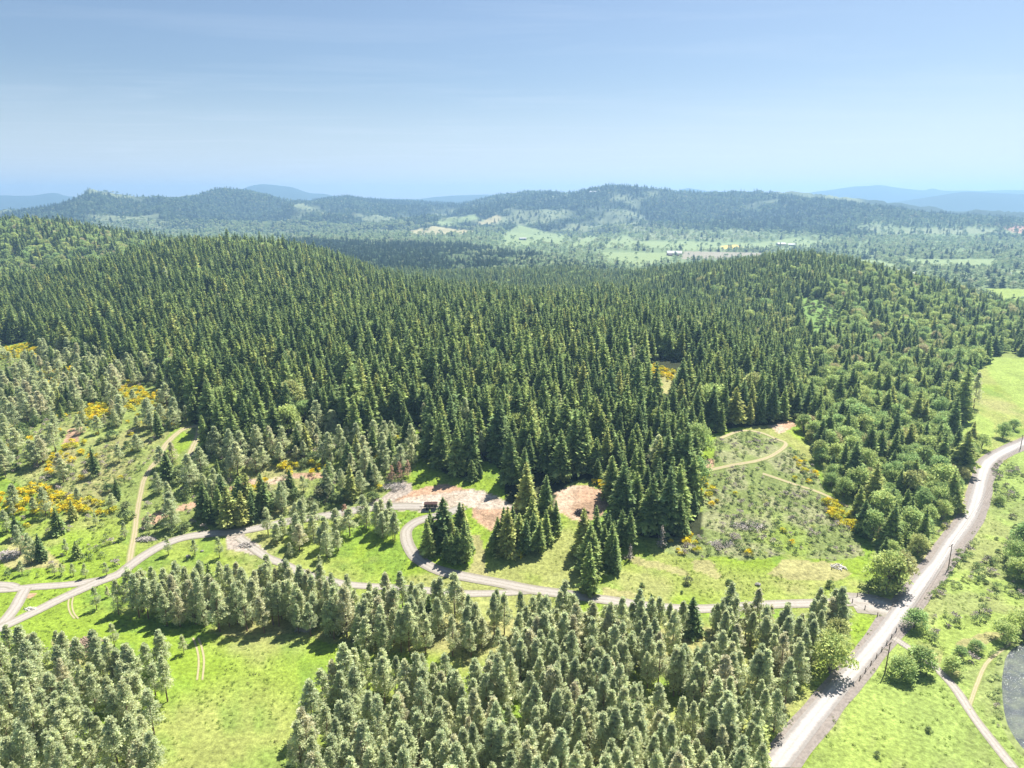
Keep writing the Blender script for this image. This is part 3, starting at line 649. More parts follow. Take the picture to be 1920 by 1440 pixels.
for pl, nm in ((CL_A, 'cl_a'), (CL_B, 'cl_b'), (CL_C, 'cl_c'), (CL_D, 'cl_d')):
    zone(inpoly(u, v, pl), .90, [(.97, 'fir', 12.2 if nm != 'cl_a' else 11., .17), (.03, 'bush', 2, .3)], nm)
x, y, z = candidates(150, 560, 3.9); u, v = proj(x, y, z); nearm = y < crest_y(x, y, 6) + 40; used = near_road(x, y, 3.4); rd = rng.random(len(x)); rk = rng.random(len(x)); hn = rng.normal(0, 1, len(x))
g1 = fbm(x, y, 34, 81, 3); dirt = np.zeros(len(x), bool)
for pl, c in DIRT: dirt |= inpoly(u, v, pl)
for pl, d in BROOM: dirt |= inpoly(u, v, pl) & (rd < .75)
for pl in (CL_A, FOREST, DIRT[0][0], [(415,912),(620,888),(645,905),(550,925),(440,945)], [(690,950),(720,925),(800,905),(800,960),(700,975)]): used |= inpoly(u, v, pl)
zone(dirt & inpoly(u, v, MIXL), .07, [(1, 'pine', 7, .2)], 'mixl'); used |= dirt
zone(nearm & inpoly(u, v, MIXL), np.clip(.92 - (g1 - .45) * 4.2 - (v > 760) * (.15 + .25 * (u > 90)), .16, .95), [(.64, 'pine', 8.4, .28), (.10, 'fir', 10.5, .25), (.26, 'bush', 2.8, .3)], 'mixl')
zone(nearm & inpoly(u, v, MIXM), np.clip(.90 - (g1 - .45) * 3.0, .16, .95), [(.52, 'pine', 8.4, .28), (.14, 'fir', 10., .3), (.34, 'bush', 2.9, .3)], 'mixm')
zone(inpoly(u, v, STRIP_M), .42, [(1, 'pine', 8.6, .2)], 'stripm')
x, y, z = candidates(95, 1150, 5.2); u, v = proj(x, y, z); cy_ = crest_y(x, y, 6); c8 = crest_y(x, y, 8); nr = near_road(x, y, 4.2)
g1 = fbm(x, y, 40, 81, 3); g2 = fbm(x, y, 16, 91, 3); rd = rng.random(len(x)); rk = rng.random(len(x)); hn = rng.normal(0, 1, len(x))
used = nr.copy()
dirt = np.zeros(len(x), bool)
for pl, c in DIRT: dirt |= inpoly(u, v, pl) & (y < cy_)
nearm = y < cy_ + 40
for pl, nm in ((CL_A, 'cl_a'), (CL_B, 'cl_b'), (CL_C, 'cl_c'), (CL_D, 'cl_d')):
    zone(inpoly(u, v, pl), 0, [(.97, 'fir', 14.5, .14), (.03, 'bush', 2, .3)], nm)
zone(inpoly(u, v, GROVE) | inpoly(u, v, GROVE_L) | inpoly(u, v, CL_P), 0, [], '')
zone(dirt, 0, [], '')
zone(inpoly(u, v, BRUSH), 0, [], '')
zone(inpoly(u, v, [(1205,684),(1240,665),(1285,700),(1272,765),(1228,775)]), .12, [(.5, 'fir', 7, .2), (.5, 'bush', 2, .3)], 'forest')
zone((np.abs(y - cy_) < 45) & (u > 380) & (u < 640), .9, [(.30, 'oak', 13, .15), (.70, 'fir', 16.5, .2)], 'forest')
zone(nearm & inpoly(u, v, FOREST) & ~((g2 > .70) & (v > 640)) & ~(g2 > .76), .93, [(.93, 'fir', 16.5, .21), (.05, 'oak', 12, .15), (.02, 'pine', 12, .2)], 'forest')
zone(inpoly(u, v, MIXL) | inpoly(u, v, MIXM) | inpoly(u, v, STRIP_M), 0, [], '')
zone(nearm & inpoly(u, v, SPARSE_L), np.where(u < 125, .34, .06), [(.7, 'pine', 8, .3), (.3, 'fir', 8, .2)], 'sparsel')
zone(nearm & inpoly(u, v, OAKS), .78 , [(.68, 'oak', 8.6, .28), (.29, 'fir', 13.5, .25), (.03, 'bush', 2.5, .3)], 'oaks')
# behind the crest
back = (y >= cy_ + 40) & (y < c8 + 60)
fld = np.zeros(len(x), bool)
for pl in FIELDS: fld |= inpoly(u, v, pl)
zone(fld, 0, [], ''); 
zone(back & inpoly(u, v, GULLY), .5, [(1., 'bush', 3.0, .3)], 'gully')
zone(back & (u < 450), .62, [(.58, 'oak', 11, .18), (.42, 'fir', 15, .25)], 'lefthill')
zone(back & (u > 1150) & (u < 1560 + (g1 - .5) * 200), .80, [(.80, 'fir', 15, .15), (.20, 'oak', 10, .2)], 'righthill')
zone(back & (u >= 1500), .62, [(.55, 'oak', 9, .25), (.45, 'fir', 13, .22)], 'righthill2')
zone(back, .8, [(.9, 'fir', 16, .15), (.1, 'oak', 11, .2)], 'mid')
# right-hand pasture: scattered low bushes
mr_ = inpoly(u, v, MEADOW_R) & nearm
pond_m = inpoly(x, y, np.array(POND)) 
zone(mr_ & ~pond_m & ~inpoly(u,v,[(1870,1190),(2300,1180),(2300,1500),(1860,1500)]), np.clip((g1 - .44) * 2.4, .03, .5) * np.where(v < 1250, 1, .6), [(.95, 'bush', 1.15, .35), (.05, 'oak', 4.5, .3)], 'pasture')
zone(nearm & (v > 1010), .012, [(1, 'bush', 1.0, .3)], 'meadow')

# valley and the far ridges
x, y, z = candidates(1000, 1900, 8.5, .92); u, v = proj(x, y, z); c8 = crest_y(x, y, 8); b10y = crest_y(x, y, 10); c12y = crest_y(x, y, 13)
g1 = fbm(x, y, 90, 181, 4); rd = rng.random(len(x)); rk = rng.random(len(x)); hn = rng.normal(0, 1, len(x)); used = (y < c8 + 40) & ((y < 1150))
fld = np.zeros(len(x), bool)
for pl in FIELDS: fld |= inpoly(u, v, pl)
zone(fld, .012, [(1., 'foak', 8, .2)], '')
zone((y < c8 + 80) & (u > 900 + (g1 - .5) * 900), .85, [(.35, 'ffir', 13, .2), (.65, 'voak', 10, .2)], '')
zone(y < c8 + 80, .9, [(.80, 'ffir', 14, .2), (.20, 'foak', 10, .2)], '')
zone(y > 0, np.clip(.75 - (g1 - .5) * 3, .05, .9) * np.where(u < 1300, .4, .85), [(.16, 'ffir', 13, .25), (.84, 'voak', 8, .3)], '')
x, y, z = candidates(700, 1000, 8.5, .92); u, v = proj(x, y, z); c8 = crest_y(x, y, 8)
g1 = fbm(x, y, 90, 181, 4); rd = rng.random(len(x)); rk = rng.random(len(x)); hn = rng.normal(0, 1, len(x)); used = (y < c8 + 60)
fld = np.zeros(len(x), bool)
for pl in FIELDS: fld |= inpoly(u, v, pl)
zone(fld, .01, [(1., 'foak', 8, .2)], '')
zone(y > 0, np.clip(.8 - (g1 - .5) * 3, .05, .9), [(.14, 'ffir', 13, .25), (.86, 'voak', 8, .3)], '')
x, y, z = candidates(1900, 5100, 11.3, .9); u, v = proj(x, y, z); b10y = crest_y(x, y, 10); c12y = crest_y(x, y, 13)
g1 = fbm(x, y, 260, 71, 4); g2 = fbm(x, y, 500, 191, 3); rd = rng.random(len(x)); rk = rng.random(len(x)); hn = rng.normal(0, 1, len(x)); used = y > c12y + 300
fld = np.zeros(len(x), bool)
for pl in FIELDS: fld |= inpoly(u, v, pl)
zone(fld, .02, [(1., 'foak', 10, .3)], '')
low = (y < b10y + 250)
zone(low, np.where((u > 880) & (u < 1560), .28, .55), [(.15, 'ffir', 15, .3), (.85, 'voak', 11, .3)], '')
zone(g2 > .52, np.where(g1 > .62, .15, .88), [(.62, 'ffir', 15.5, .35), (.38, 'foak', 10.5, .3)], '')
zone(y > 0, np.where(g1 > .60, .15, .88), [(.30, 'ffir', 15, .35), (.70, 'foak', 10.5, .3)], '')
print({k: len(a) for k, a in T.items()})

# ------------------------------------------------------------------ individually seen trees: (u, v of the foot, v of the tip, kind)
ONES = [
 (1105,1113,1022,'fir','tall lone fir with a bare leaning trunk beside the driveway'), (182,1143,1100,'pine','small thin pine alone on grass below the left road fork'),
 (161,1083,1056,'pine','small roadside pine, second from the right of the row above the left road'), (200,1079,1054,'pine','small roadside pine at the right end of the row above the left road'),
 (138,1080,1056,'pine','thin pine in the middle of the row above the left road'), (117,1079,1056,'pine','thin pale pine, second from the left of the row above the left road'),
 (103,1079,1057,'pine','slight pine at the left end of the row above the left road'), (42,1078,1050,'pine','small pine beside the left road, left of the thin row'),
 (316,1040,1005,'pine','thin pine inside the bend of the left road'), (366,1043,1010,'pine','thin small pine on the green patch under the left road'), (412,1046,1006,'pine','thin pine on grass below the road bend, right one of the pair'),
 (215,1212,1168,'pine','sparse thin pine standing alone right of the brown slash pile'), (345,1226,1190,'pine','small slanting pine alone at the lower grass strip'),
 (203,1120,1100,'pine','short pine at the upper left corner of the pine grove'), (600,1066,1040,'pine','short pine alone in the bright meadow left of the hairpin'),
 (138,975,937,'fir','dark young fir at the edge of the yellow broom patch'), (110,1000,952,'fir','dark fir standing in the meadow below the broom patch'), (180,985,962,'pine','small pine right of the broom patch above the meadow'),
 (235,1010,978,'pine','pale pine beside the two-wheel grass track'), (240,975,958,'bush','dark bush at the head of the grass track'), (280,1000,965,'pine','pine just right of the two-wheel grass track'),
 (145,1045,1015,'fir','dark small fir in the left meadow'), (125,1038,1010,'pine','pine in the left meadow beside a small dark fir'), (60,1055,1000,'pine','tall pine at the left edge above the branch road'),
 (78,1050,1000,'fir','dark fir beside the tallest left-edge pine'), (40,1040,985,'pine','pine left of the dark fir near the left edge'),
 (1688,1105,1035,'oak','leaning broadleaf tree shading the driveway mouth'), (1660,1108,1030,'oak','broadleaf tree at the driveway mouth, left of its neighbour'), (1672,1095,1040,'fir','tall narrow tree behind the driveway-mouth broadleaf trees'),
 (1640,1108,1085,'bush','dark bush at the fence end beside the driveway mouth'), (1568,1215,1158,'oak','pale round broadleaf tree at the right end of the pine grove'), (1555,1262,1182,'oak','large grey-green broadleaf tree at the bottom right corner of the grove'),
 (1714,1178,1142,'oak','round bush-like tree on the field side of the main road'), (1880,1200,1165,'oak','dense round tree above the pond'), (1722,1258,1212,'oak','small upright tree left of the field path by the bottom edge'),
 (1690,1270,1230,'oak','low broadleaf tree at the bottom edge beside the field path'), (1785,1262,1232,'oak','low spreading bush-like tree between the field path and the pond'), (1918,1190,1145,'oak','tree at the right edge, just above the round pond tree'),
 (1800,1235,1212,'oak','light green low tree left of the pond path'), (1830,1222,1200,'oak','light green low tree nearest the round pond tree'), (1915,1030,978,'oak','large tree at the right edge beyond the pasture'), (1905,1062,1010,'oak','second large tree down the right edge of the pasture'), (1930,1100,1040,'oak','broad tree cut by the right edge above the round pond tree'), (1912,1085,1045,'oak','tall green tree at the right edge, halfway down the pasture'),
 (1800,790,685,'fir','large dark lone fir at the edge of the green hillside clearing') , (1848,680,625,'fir','dark fir on the upper edge of the green hillside field'), (1825,765,700,'pine','dark conifer right of the large lone fir'),
 (1880,822,790,'oak','round tree beside the upper curve of the main road'), (1900,806,785,'oak','round tree behind the road at the upper right edge'), (1840,842,812,'oak','bright yellow-green tree beside the upper curve of the road'),
 (1820,838,790,'fir','narrow dark fir beside the bright yellow-green tree'), (1455,505,462,'fir','') , (1240,1028,985,'snag','grey dead fir at the front edge of the forest'), (1181,1050,1020,'snag','grey dead twiggy tree at the right side of the fir clump'),
 (648,985,945,'red','red-brown dead pine among the green pines'), (750,900,865,'red','brown dying pine at the edge of the dirt bank'), (765,895,862,'red','brown dying pine closest to the sunlit meadow'), (46,1030,1005,'red','brown dead pine near the left edge'),
 (735,903,872,'red','brown dying pine on the left of the dying trio'), (1155,955,920,'fir','fir between the red bank and the forest edge'), (1150,905,880,'fir','small fir beside the yellow broom on the red bank'),
 (1000,1018,960,'fir','tallest fir of the clump right of the red bank'), (885,900,862,'fir','small fir alone on the meadow above the dirt pad'), (900,895,868,'fir','small fir right of its twin on the meadow above the dirt pad'),
 (1290,1094,1082,'bush','grey-green rounded bush in the middle meadow'), (1368,1096,1087,'bush','small pale bush right of the rounded meadow bush'), (1555,1100,1088,'bush','dark low bush near the right end of the meadow'), (1204,1099,1093,'bush','tiny dark bush alone in the bright meadow'),
 (785,1262,1225,'pine','single pine tip in front of the grove, left of the grass gap'), (835,1275,1228,'pine','pine at the bottom in front of the bright grass gap'), (640,1285,1240,'pine','short pine at the lower left of the bright grass gap'),
]
ONES = [o for o in ONES if o[4]]
def height_from(u, v, vt):
    xx, yy = hit(u, v); zz = float(tz(xx, yy)); return xx, yy, zz, max(1., (H - yy * float(ratio(vt))) - zz)
ones_xy = []
PLANT_W = {'fir': 18, 'pine': 12, 'oak': 11, 'bush': 2.2, 'broom': 1.6}
NAMES = {'fir': 'fir_tree', 'pine': 'pine_tree', 'oak': 'broadleaf_tree', 'bush': 'bush', 'broom': 'broom_bush'}
CATS = {'fir': 'fir tree', 'pine': 'pine tree', 'oak': 'broadleaf tree', 'bush': 'bush', 'broom': 'broom bush'}
def plant(kind, x, y, z, h, rz, var, label, group=None, wide=1., crown=None):
    vv = VAR[kind][var]; s = h / vv['h']
    e = empty(NAMES[kind], (x, y, z), rz); sw = (s ** .8) * wide * (1 if kind != 'oak' else s ** .2)
    e.scale = (sw, sw, s)
    setk(e, label=label, cat=CATS[kind], group=group)
    add('trunk' if kind in ('fir', 'pine', 'oak') else 'stems', vv['trunk'], e); add('crown', crown or vv['crown'], e)
    return e
# standing dead and dying trees have their own crowns
cr_ = fir_crown(9, 1.9, 900, 20, 6, .45, .1, .5, .6); rr = np.random.default_rng(5)
snag_c = mesh_from('snag_crown', cr_[0], cr_[1], [M_grey]); leafcol(snag_c, cr_[2])
limbs = [((0, 0, zz), (1.6 * (1 - zz / 9) * math.cos(a), 1.6 * (1 - zz / 9) * math.sin(a), zz + .1), .05, .015) for zz, a in zip(np.linspace(1, 8.4, 34), np.arange(34) * 2.4)]
tv = trunk_mesh(9, .16, M_snag, limbs, rnd=rr); snag_t = mesh_from('snag_trunk', tv[0], np.array(tv[1]), [M_snag], smooth=True)
cr_ = pine_crown(9, 1.7, 901, 60, 20, .1, .9); red_c = mesh_from('dead_pine_crown', cr_[0], cr_[1], [M_dead]); leafcol(red_c, cr_[2])
for i, (u_, v_, vt, kd, lab) in enumerate(ONES):
    xx, yy, zz, hh = height_from(u_, v_, vt); ones_xy.append((xx, yy))
    rz = random.uniform(0, 6.28)
    if kd in ('snag', 'red'):
        e = empty('dead_tree', (xx, yy, zz - .05), rz); s = hh / 9; e.scale = (s ** .8, s ** .8, s)
        setk(e, label=lab, cat='dead tree'); add('trunk', snag_t if kd == 'snag' else VAR['pine'][0]['trunk'], e)
        if kd == 'red': e.children[0].scale = (.7, .7, .74)
        add('crown', snag_c if kd == 'snag' else red_c, e)
    else:
        o = plant(kd, xx, yy, zz - .05, hh, rz, 4 if (kd == 'pine' and hh < 9) else i % len(VAR[kd]), lab, wide=.95 if kd == 'pine' and hh < 8 else 1.35 if kd == 'oak' and hh < 7.5 else 1.)
        if 'leaning' in lab: o.rotation_euler = (R(3), R(7), rz)
ones_xy = np.array(ones_xy)

# ------------------------------------------------------------------ repeats: the largest in view one by one, the rest as woodland
LM = [(1000,1440,'the middle of the bottom edge'), (1400,1430,'the lower right corner of the grove'), (1260,1185,'the back row of the grove'), (640,1195,'the pale slash heap'), (700,1420,'the lower left corner of the grove'), (60,1420,'the bottom left corner'),
      (850,1060,'the hairpin bend of the driveway'), (1105,1075,'the lone leaning fir'), (1680,1130,'the mouth of the driveway'), (160,1215,'the brown slash pile'), (235,1075,'the left road fork'),
      (798,952,'the dark trailer on the dirt pad'), (1090,957,'the black burn pile'), (1240,1010,'the grey dead fir'), (1420,845,'the looping hillside trail'), (1782,1045,'the roadside power pole'),
      (1890,1230,'the pond'), (1568,1062,'the white log pile'), (648,965,'the red-brown dead pine'), (350,820,'the forked hill track'), (70,945,'the big yellow broom patch'), (1555,1200,'the pale broadleaf trees'),
      (440,1005,'the fork of the gravel tracks'), (950,940,'the right end of the dirt pad'), (190,772,'the small broom patch high on the slope'), (1800,760,'the dark lone hillside fir'), (1535,600,'the light green gully'),
      (1245,715,'the small clearing inside the forest'), (330,1215,'the lower left grass strip'), (1470,470,'the top of the right-hand hill'), (480,450,'the highest point of the forest ridge')]
def where(u, v):
    d = [math.hypot((u - a), (v - b) * 1.4) for a, b, _ in LM]; k = int(np.argmin(d)); a, b, nm = LM[k]; dx_, dy_ = u - a, v - b
    if abs(dx_) > 2.2 * abs(dy_): dr = 'right of' if dx_ > 0 else 'left of'
    elif abs(dy_) > 1.6 * abs(dx_): dr = 'below' if dy_ > 0 else 'above'
    else: dr = ('below' if dy_ > 0 else 'above') + (' and right of' if dx_ > 0 else ' and left of')
    return ('close ' if d[k] < 55 else 'far ' if d[k] > 170 else '') + dr + ' ' + nm
ZN = {'cl_a': 'in the dark clump above the left road', 'cl_b': 'in the clump inside the hairpin', 'cl_c': 'in the clump below the dirt pad', 'cl_d': 'in the clump behind the lone fir', 'forest': 'in the dense fir forest',
      'mixl': 'on the scrubby left slope', 'mixm': 'in the young woods of the middle slope', 'stripm': 'in the strip beside the meadow', 'sparsel': 'in the left meadow', 'grove': 'in the big grove', 'grovel': 'in the bottom left grove',
      'oaks': 'on the slope left of the main road', 'cl_p': 'in the small pine clump left of the hairpin', 'gully': 'in the gully', 'lefthill': 'on the left back hill', 'righthill': 'on the right-hand hill', 'righthill2': 'on the right-hand hill',
      'mid': 'behind the ridge', 'pasture': 'in the pasture', 'meadow': 'in the meadow'}
GRP = {'fir': 'fir trees on the slopes', 'pine': 'pine trees in the groves', 'oak': 'broadleaf trees on the slopes', 'bush': 'low bushes in the grass', 'broom': 'yellow flowering broom bushes'}
WZ = {'mixl': 1.38, 'mixm': 1.30, 'stripm': 1.3, 'sparsel': 1.3, 'grove': 1.06, 'grovel': 1.08, 'cl_p': 1.2}
def pick(kind, nmax, minpx):
    a = T[kind]; P_ = np.array([(*r_[:4], WZ.get(r_[4], 1.)) for r_ in a]); zn = [r_[4] for r_ in a]
    u, v = proj(P_[:, 0], P_[:, 1], P_[:, 2]); ut, vt = proj(P_[:, 0], P_[:, 1], P_[:, 2] + P_[:, 3]); px = v - vt
    keep = ((P_[:, 0][:, None] - ones_xy[:, 0]) ** 2 + (P_[:, 1][:, None] - ones_xy[:, 1]) ** 2).min(1) > (4.2 if kind != 'bush' else 3.) ** 2
    inn = (u > -5) & (u < 1925) & (vt < 1425) & (vt > 0)
    order = np.argsort(-(px * inn * keep * (P_[:, 0] != 0)))[:nmax]; order = [i for i in order if inn[i] and keep[i] and px[i] > minpx]
    sel = np.zeros(len(a), bool); sel[order] = True
    objs = []
    hs = P_[order, 3]; q1, q2 = np.quantile(hs, [.33, .67])
    for i in order:
        rz = random.uniform(0, 6.28); var = random.randrange(len(VAR[kind])); h = P_[i, 3]
        sz = 'short' if h < q1 else 'tall' if h > q2 else 'mid-sized'
        lab = f"{sz} {VAR[kind][var]['sh']} {CATS[kind]} {where(u[i], v[i])}, {ZN.get(zn[i], '')}".strip(', ')
        w_ = lab.split(); lab = ' '.join(w_) if len(w_) <= 16 else ' '.join(lab.split(',')[0].split()[:16])
        objs.append((u[i], plant(kind, *P_[i, :3], h, rz, var, lab, GRP[kind], wide=random.uniform(.86, 1.14) * (P_[i, 4] if kind == 'pine' else 1))))
    by = {}
    for uu, o in objs: by.setdefault(o['label'], []).append((uu, o))
    for lab, l in by.items():
        if len(l) < 2: continue
        l.sort(key=lambda q: q[0]); names = {}
        if len(l) <= 3: names = dict(enumerate(('left', 'right') if len(l) == 2 else ('left', 'middle', 'right')))
        else:
            mids = sorted(range(1, len(l) - 1), key=lambda k: l[k][1].location.y)
            names = {0: 'leftmost', len(l) - 1: 'rightmost', mids[0]: 'nearest', mids[-1]: 'farthest'}
        for k, (_, o) in enumerate(l):
            w_ = lab.replace(' of the driveway', '').replace('mid-sized', 'medium').replace('medium ', '' if len(lab.split()) > 15 else 'medium ')
            w_ = (names.get(k, 'inner') + ' ' + w_)
            o['label'] = w_ if len(w_.split()) <= 16 else ' '.join(w_.split(',')[0].split()[:16])
    return P_[(~sel) & keep]

proto_col = bpy.data.collections.new('protos')
def cloud(name, P_, variants, label, cat, wide=1., scl=1.):
    if len(P_) == 0: return
    c = bpy.data.collections.new(name + '_kinds')
    for k, vv in enumerate(variants):
        o = bpy.data.objects.new('%s_%d' % (name, k), vv['whole']); c.objects.link(o)
    n = len(P_); me = bpy.data.meshes.new(name); me.vertices.add(n); co = P_[:, :3].copy(); co[:, 2] -= .05; me.vertices.foreach_set('co', co.astype(np.float32).ravel())
    s = P_[:, 3] / variants[0]['h'] * scl; wd = s ** .85 * rng.uniform(.85, 1.15, n) * wide * (P_[:, 4] if P_.shape[1] > 4 and 'pine' in name else 1)
    a = me.attributes.new('scl', 'FLOAT_VECTOR', 'POINT'); a.data.foreach_set('vector', np.stack([wd, wd, s], -1).astype(np.float32).ravel())
    a = me.attributes.new('rot', 'FLOAT_VECTOR', 'POINT'); a.data.foreach_set('vector', np.stack([rng.normal(0, .03, n), rng.normal(0, .03, n), rng.uniform(0, 6.28, n)], -1).astype(np.float32).ravel())
    a = me.attributes.new('idx', 'INT', 'POINT'); a.data.foreach_set('value', rng.integers(0, len(variants), n).astype(np.int32))
    o = add(name, me); setk(o, kind='stuff', label=label, cat=cat)
    gt = bpy.data.node_groups.new(name, 'GeometryNodeTree')
    gt.interface.new_socket('Geometry', in_out='INPUT', socket_type='NodeSocketGeometry'); gt.interface.new_socket('Geometry', in_out='OUTPUT', socket_type='NodeSocketGeometry')
    gi = gt.nodes.new('NodeGroupInput'); go = gt.nodes.new('NodeGroupOutput')
    ip = gt.nodes.new('GeometryNodeInstanceOnPoints'); ci = gt.nodes.new('GeometryNodeCollectionInfo'); ci.inputs['Collection'].default_value = c
    ci.inputs['Separate Children'].default_value = True; ci.inputs['Reset Children'].default_value = True; ip.inputs['Pick Instance'].default_value = True
    def na_(nm, dt):
        q = gt.nodes.new('GeometryNodeInputNamedAttribute'); q.data_type = dt; q.inputs['Name'].default_value = nm; return q.outputs['Attribute']
    gt.links.new(gi.outputs[0], ip.inputs['Points']); gt.links.new(ci.outputs[0], ip.inputs['Instance'])
    gt.links.new(na_('scl', 'FLOAT_VECTOR'), ip.inputs['Scale']); gt.links.new(na_('rot', 'FLOAT_VECTOR'), ip.inputs['Rotation']); gt.links.new(na_('idx', 'INT'), ip.inputs['Instance Index'])
    gt.links.new(ip.outputs[0], go.inputs[0])
    md = o.modifiers.new('instances', 'NODES'); md.node_group = gt
    return o
cloud('fir_forest', pick('fir', 300, 6), VAR['fir'], 'dense dark green fir forest covering the near hill up to its ridge', 'forest')
cloud('pine_woodland', pick('pine', 300, 6), VAR['pine'], 'grey-green pine woodland on the left slope and at the edges of the groves', 'woodland')
cloud('broadleaf_woodland', pick('oak', 300, 6), VAR['oak'], 'light green broadleaf woodland on the right-hand slope and the back hills', 'woodland')
cloud('bush_cover', pick('bush', 220, 2), VAR['bush'], 'low green bushes scattered through the scrubby slopes and pasture', 'bushes')
cloud('far_conifers', np.array([r_[:4] for r_ in T['ffir']]), VAR['ffir'], 'distant blue-green conifers covering the far ridges and valley edge', 'forest', 1.15)
cloud('far_broadleaf_woods', np.array([r_[:4] for r_ in T['foak']]), VAR['foak'], 'distant pale broadleaf woods over the valley and far ridges', 'woodland', 1.1)

cloud('valley_broadleaf_trees', np.array([r_[:4] for r_ in T['voak']]), VAR['voak'], 'pale hazy broadleaf trees and hedgerows across the valley floor', 'woodland', 1.1)
# broom, slope brush, grass clumps
x, y, z = candidates(112, 520, 2.1, .88); u, v = proj(x, y, z); cy_ = crest_y(x, y, 6); nn = fbm(x, y, 14, 211, 3); rd = rng.random(len(x)); nearr = near_road(x, y, 2.6)
MATS = [[(1862,872),(1900,865),(1912,890),(1890,902),(1862,898)],[(1858,918),(1895,912),(1912,935),(1880,955),(1858,950)],[(1800,1030),(1835,1015),(1832,1030),(1805,1060),(1785,1075),(1778,1070)],[(1748,1100),(1785,1082),(1795,1100),(1770,1122),(1745,1122)],
 [(1738,1165),(1760,1152),(1812,1158),(1808,1178),(1760,1176)],[(1828,1115),(1860,1110),(1878,1128),(1850,1135)],[(1818,1138),(1850,1135),(1868,1160),(1862,1185),(1840,1172),(1815,1160)],[(1872,1020),(1925,1000),(1930,1100),(1900,1090),(1880,1060)],[(1792,1078),(1830,1060),(1870,1040),(1875,1075),(1830,1095),(1800,1105)],[(1850,1100),(1900,1090),(1925,1120),(1890,1120)],
 [(1735,1195),(1755,1190),(1752,1208),(1733,1208)],[(1700,1250),(1720,1235),(1740,1262),(1700,1275)],[(1790,1225),(1830,1205),(1845,1225),(1820,1240),(1790,1248)]]
mats = np.zeros(len(x), bool)
for pl in MATS: mats |= inpoly(u, v, pl)
bm = np.zeros(len(x), bool)
for pl, d in BROOM: bm |= inpoly(u, v, pl) & (rd < d * 1.5 * np.clip((nn - .2) * 4, 0, 1)) & ~nearr & (y < cy_)
sc_m = (inpoly(u, v, MIXL) | inpoly(u, v, MIXM) | inpoly(u, v, BRUSH)) & (rd < .012) & ~nearr & (y < cy_); bm |= sc_m
T['broom'] = [(a, b_, c_, rng.uniform(1.1, 2.5), 'x') for a, b_, c_ in zip(x[bm], y[bm], z[bm])]
ZN['x'] = 'in flower'
cloud('broom_patches', pick('broom', 120, 2), VAR['broom'], 'yellow flowering broom massed on the slopes', 'broom')
br = (inpoly(u, v, BRUSH) & (rd < .62) & ~nearr & (y < cy_) & ~bm)
P_ = np.stack([x, y, z, rng.uniform(.7, 2.1, len(x))], -1)
brv = []
for i, m_ in enumerate((M_bush, M_grey, M_bush, M_fir)):
    cr_ = oak_crown(1.4, 1.0, 700 + i, 7, 16, .42, .02); brv.append(make_variant('b', 'brush', 1.4, cr_, trunk_mesh(.6, .03, M_obark), m_, M_obark))
P_[mats, 3] *= 1.15; pdist = np.full(len(x), 99.); pk = (y < 230) & (x > 90); pdist[pk] = np.sqrt(((x[pk][:, None] - POND[:, 0])**2 + (y[pk][:, None] - POND[:, 1])**2).min(1))
reed = (pdist < 2.6) & ~inpoly(x, y, np.array(POND)) & (rd < .7); P_[reed, 3] *= .8; br |= reed
br |= (mats & (rd < .85) & ~nearr) 
cloud('slope_brush', P_[br], brv, 'grey and green brush on the logged slope and in mats across the pasture', 'brush')
sm = ((inpoly(u, v, MIXL) | inpoly(u, v, MIXM) | inpoly(u, v, SPARSE_L)) & (rd < np.where(nn > .45, .55, .2)) & ~nearr & (y < cy_) & ~bm) | (inpoly(u, v, OAKS) & (rd < .45) & (y < cy_) & ~nearr)
cloud('undergrowth', P_[sm], brv, 'low mixed undergrowth between the young trees on the slopes', 'undergrowth')
x, y, z = candidates(100, 330, 1.25, .95); u, v = proj(x, y, z); nn = fbm(x, y, 10, 221, 3); rd = rng.random(len(x)); nearr = near_road(x, y, 2.5)
dm = np.zeros(len(x), bool)
for pl, c in DIRT: dm |= inpoly(u, v, pl)
gm_ = (v > 880) & ~nearr & ~dm & ~inpoly(u, v, FOREST) & ~inpoly(x, y, np.array(POND)) & (rd < np.clip((nn - .42) * 1.6, .01, .4))
M_tuft = foliage('grass_tufts', (.15,.23,.035), (.20,.26,.06), (.22,.22,.09), .3)
tv_ = []
for i in range(3):
    cr_ = oak_crown(.42, .5, 720 + i, 4, 10, .26, .02); tv_.append(make_variant('g', 'tuft', .42, cr_, trunk_mesh(.2, .02, M_obark), M_tuft, M_obark))
P_ = np.stack([x, y, z, rng.uniform(.2, .5, len(x))], -1)
cloud('grass_tufts', P_[gm_], tv_, 'coarse grass tufts through the bright meadows', 'grass')

# ------------------------------------------------------------------ small made things
def boxes(bl):
    """bl: list of (cx,cy,cz,sx,sy,sz[,rz])"""
    V = []; Fq = []
    for b_ in bl:
        cx, cyy, cz, sx, sy, sz = b_[:6]; a = b_[6] if len(b_) > 6 else 0; n0 = len(V)
        for dz in (-.5, .5):
            for dx_, dy_ in ((-.5, -.5), (.5, -.5), (.5, .5), (-.5, .5)):
                X_, Y_ = dx_ * sx, dy_ * sy; V.append((cx + X_*math.cos(a) - Y_*math.sin(a), cyy + X_*math.sin(a) + Y_*math.cos(a), cz + dz * sz))
        Fq += [(n0, n0+3, n0+2, n0+1), (n0+4, n0+5, n0+6, n0+7), (n0, n0+1, n0+5, n0+4), (n0+1, n0+2, n0+6, n0+5), (n0+2, n0+3, n0+7, n0+6), (n0+3, n0, n0+4, n0+7)]
    return V, np.array(Fq)
def bmesh_(name, bl, m, parent): return add(name, mesh_from(name, *boxes(bl), [m]), parent)
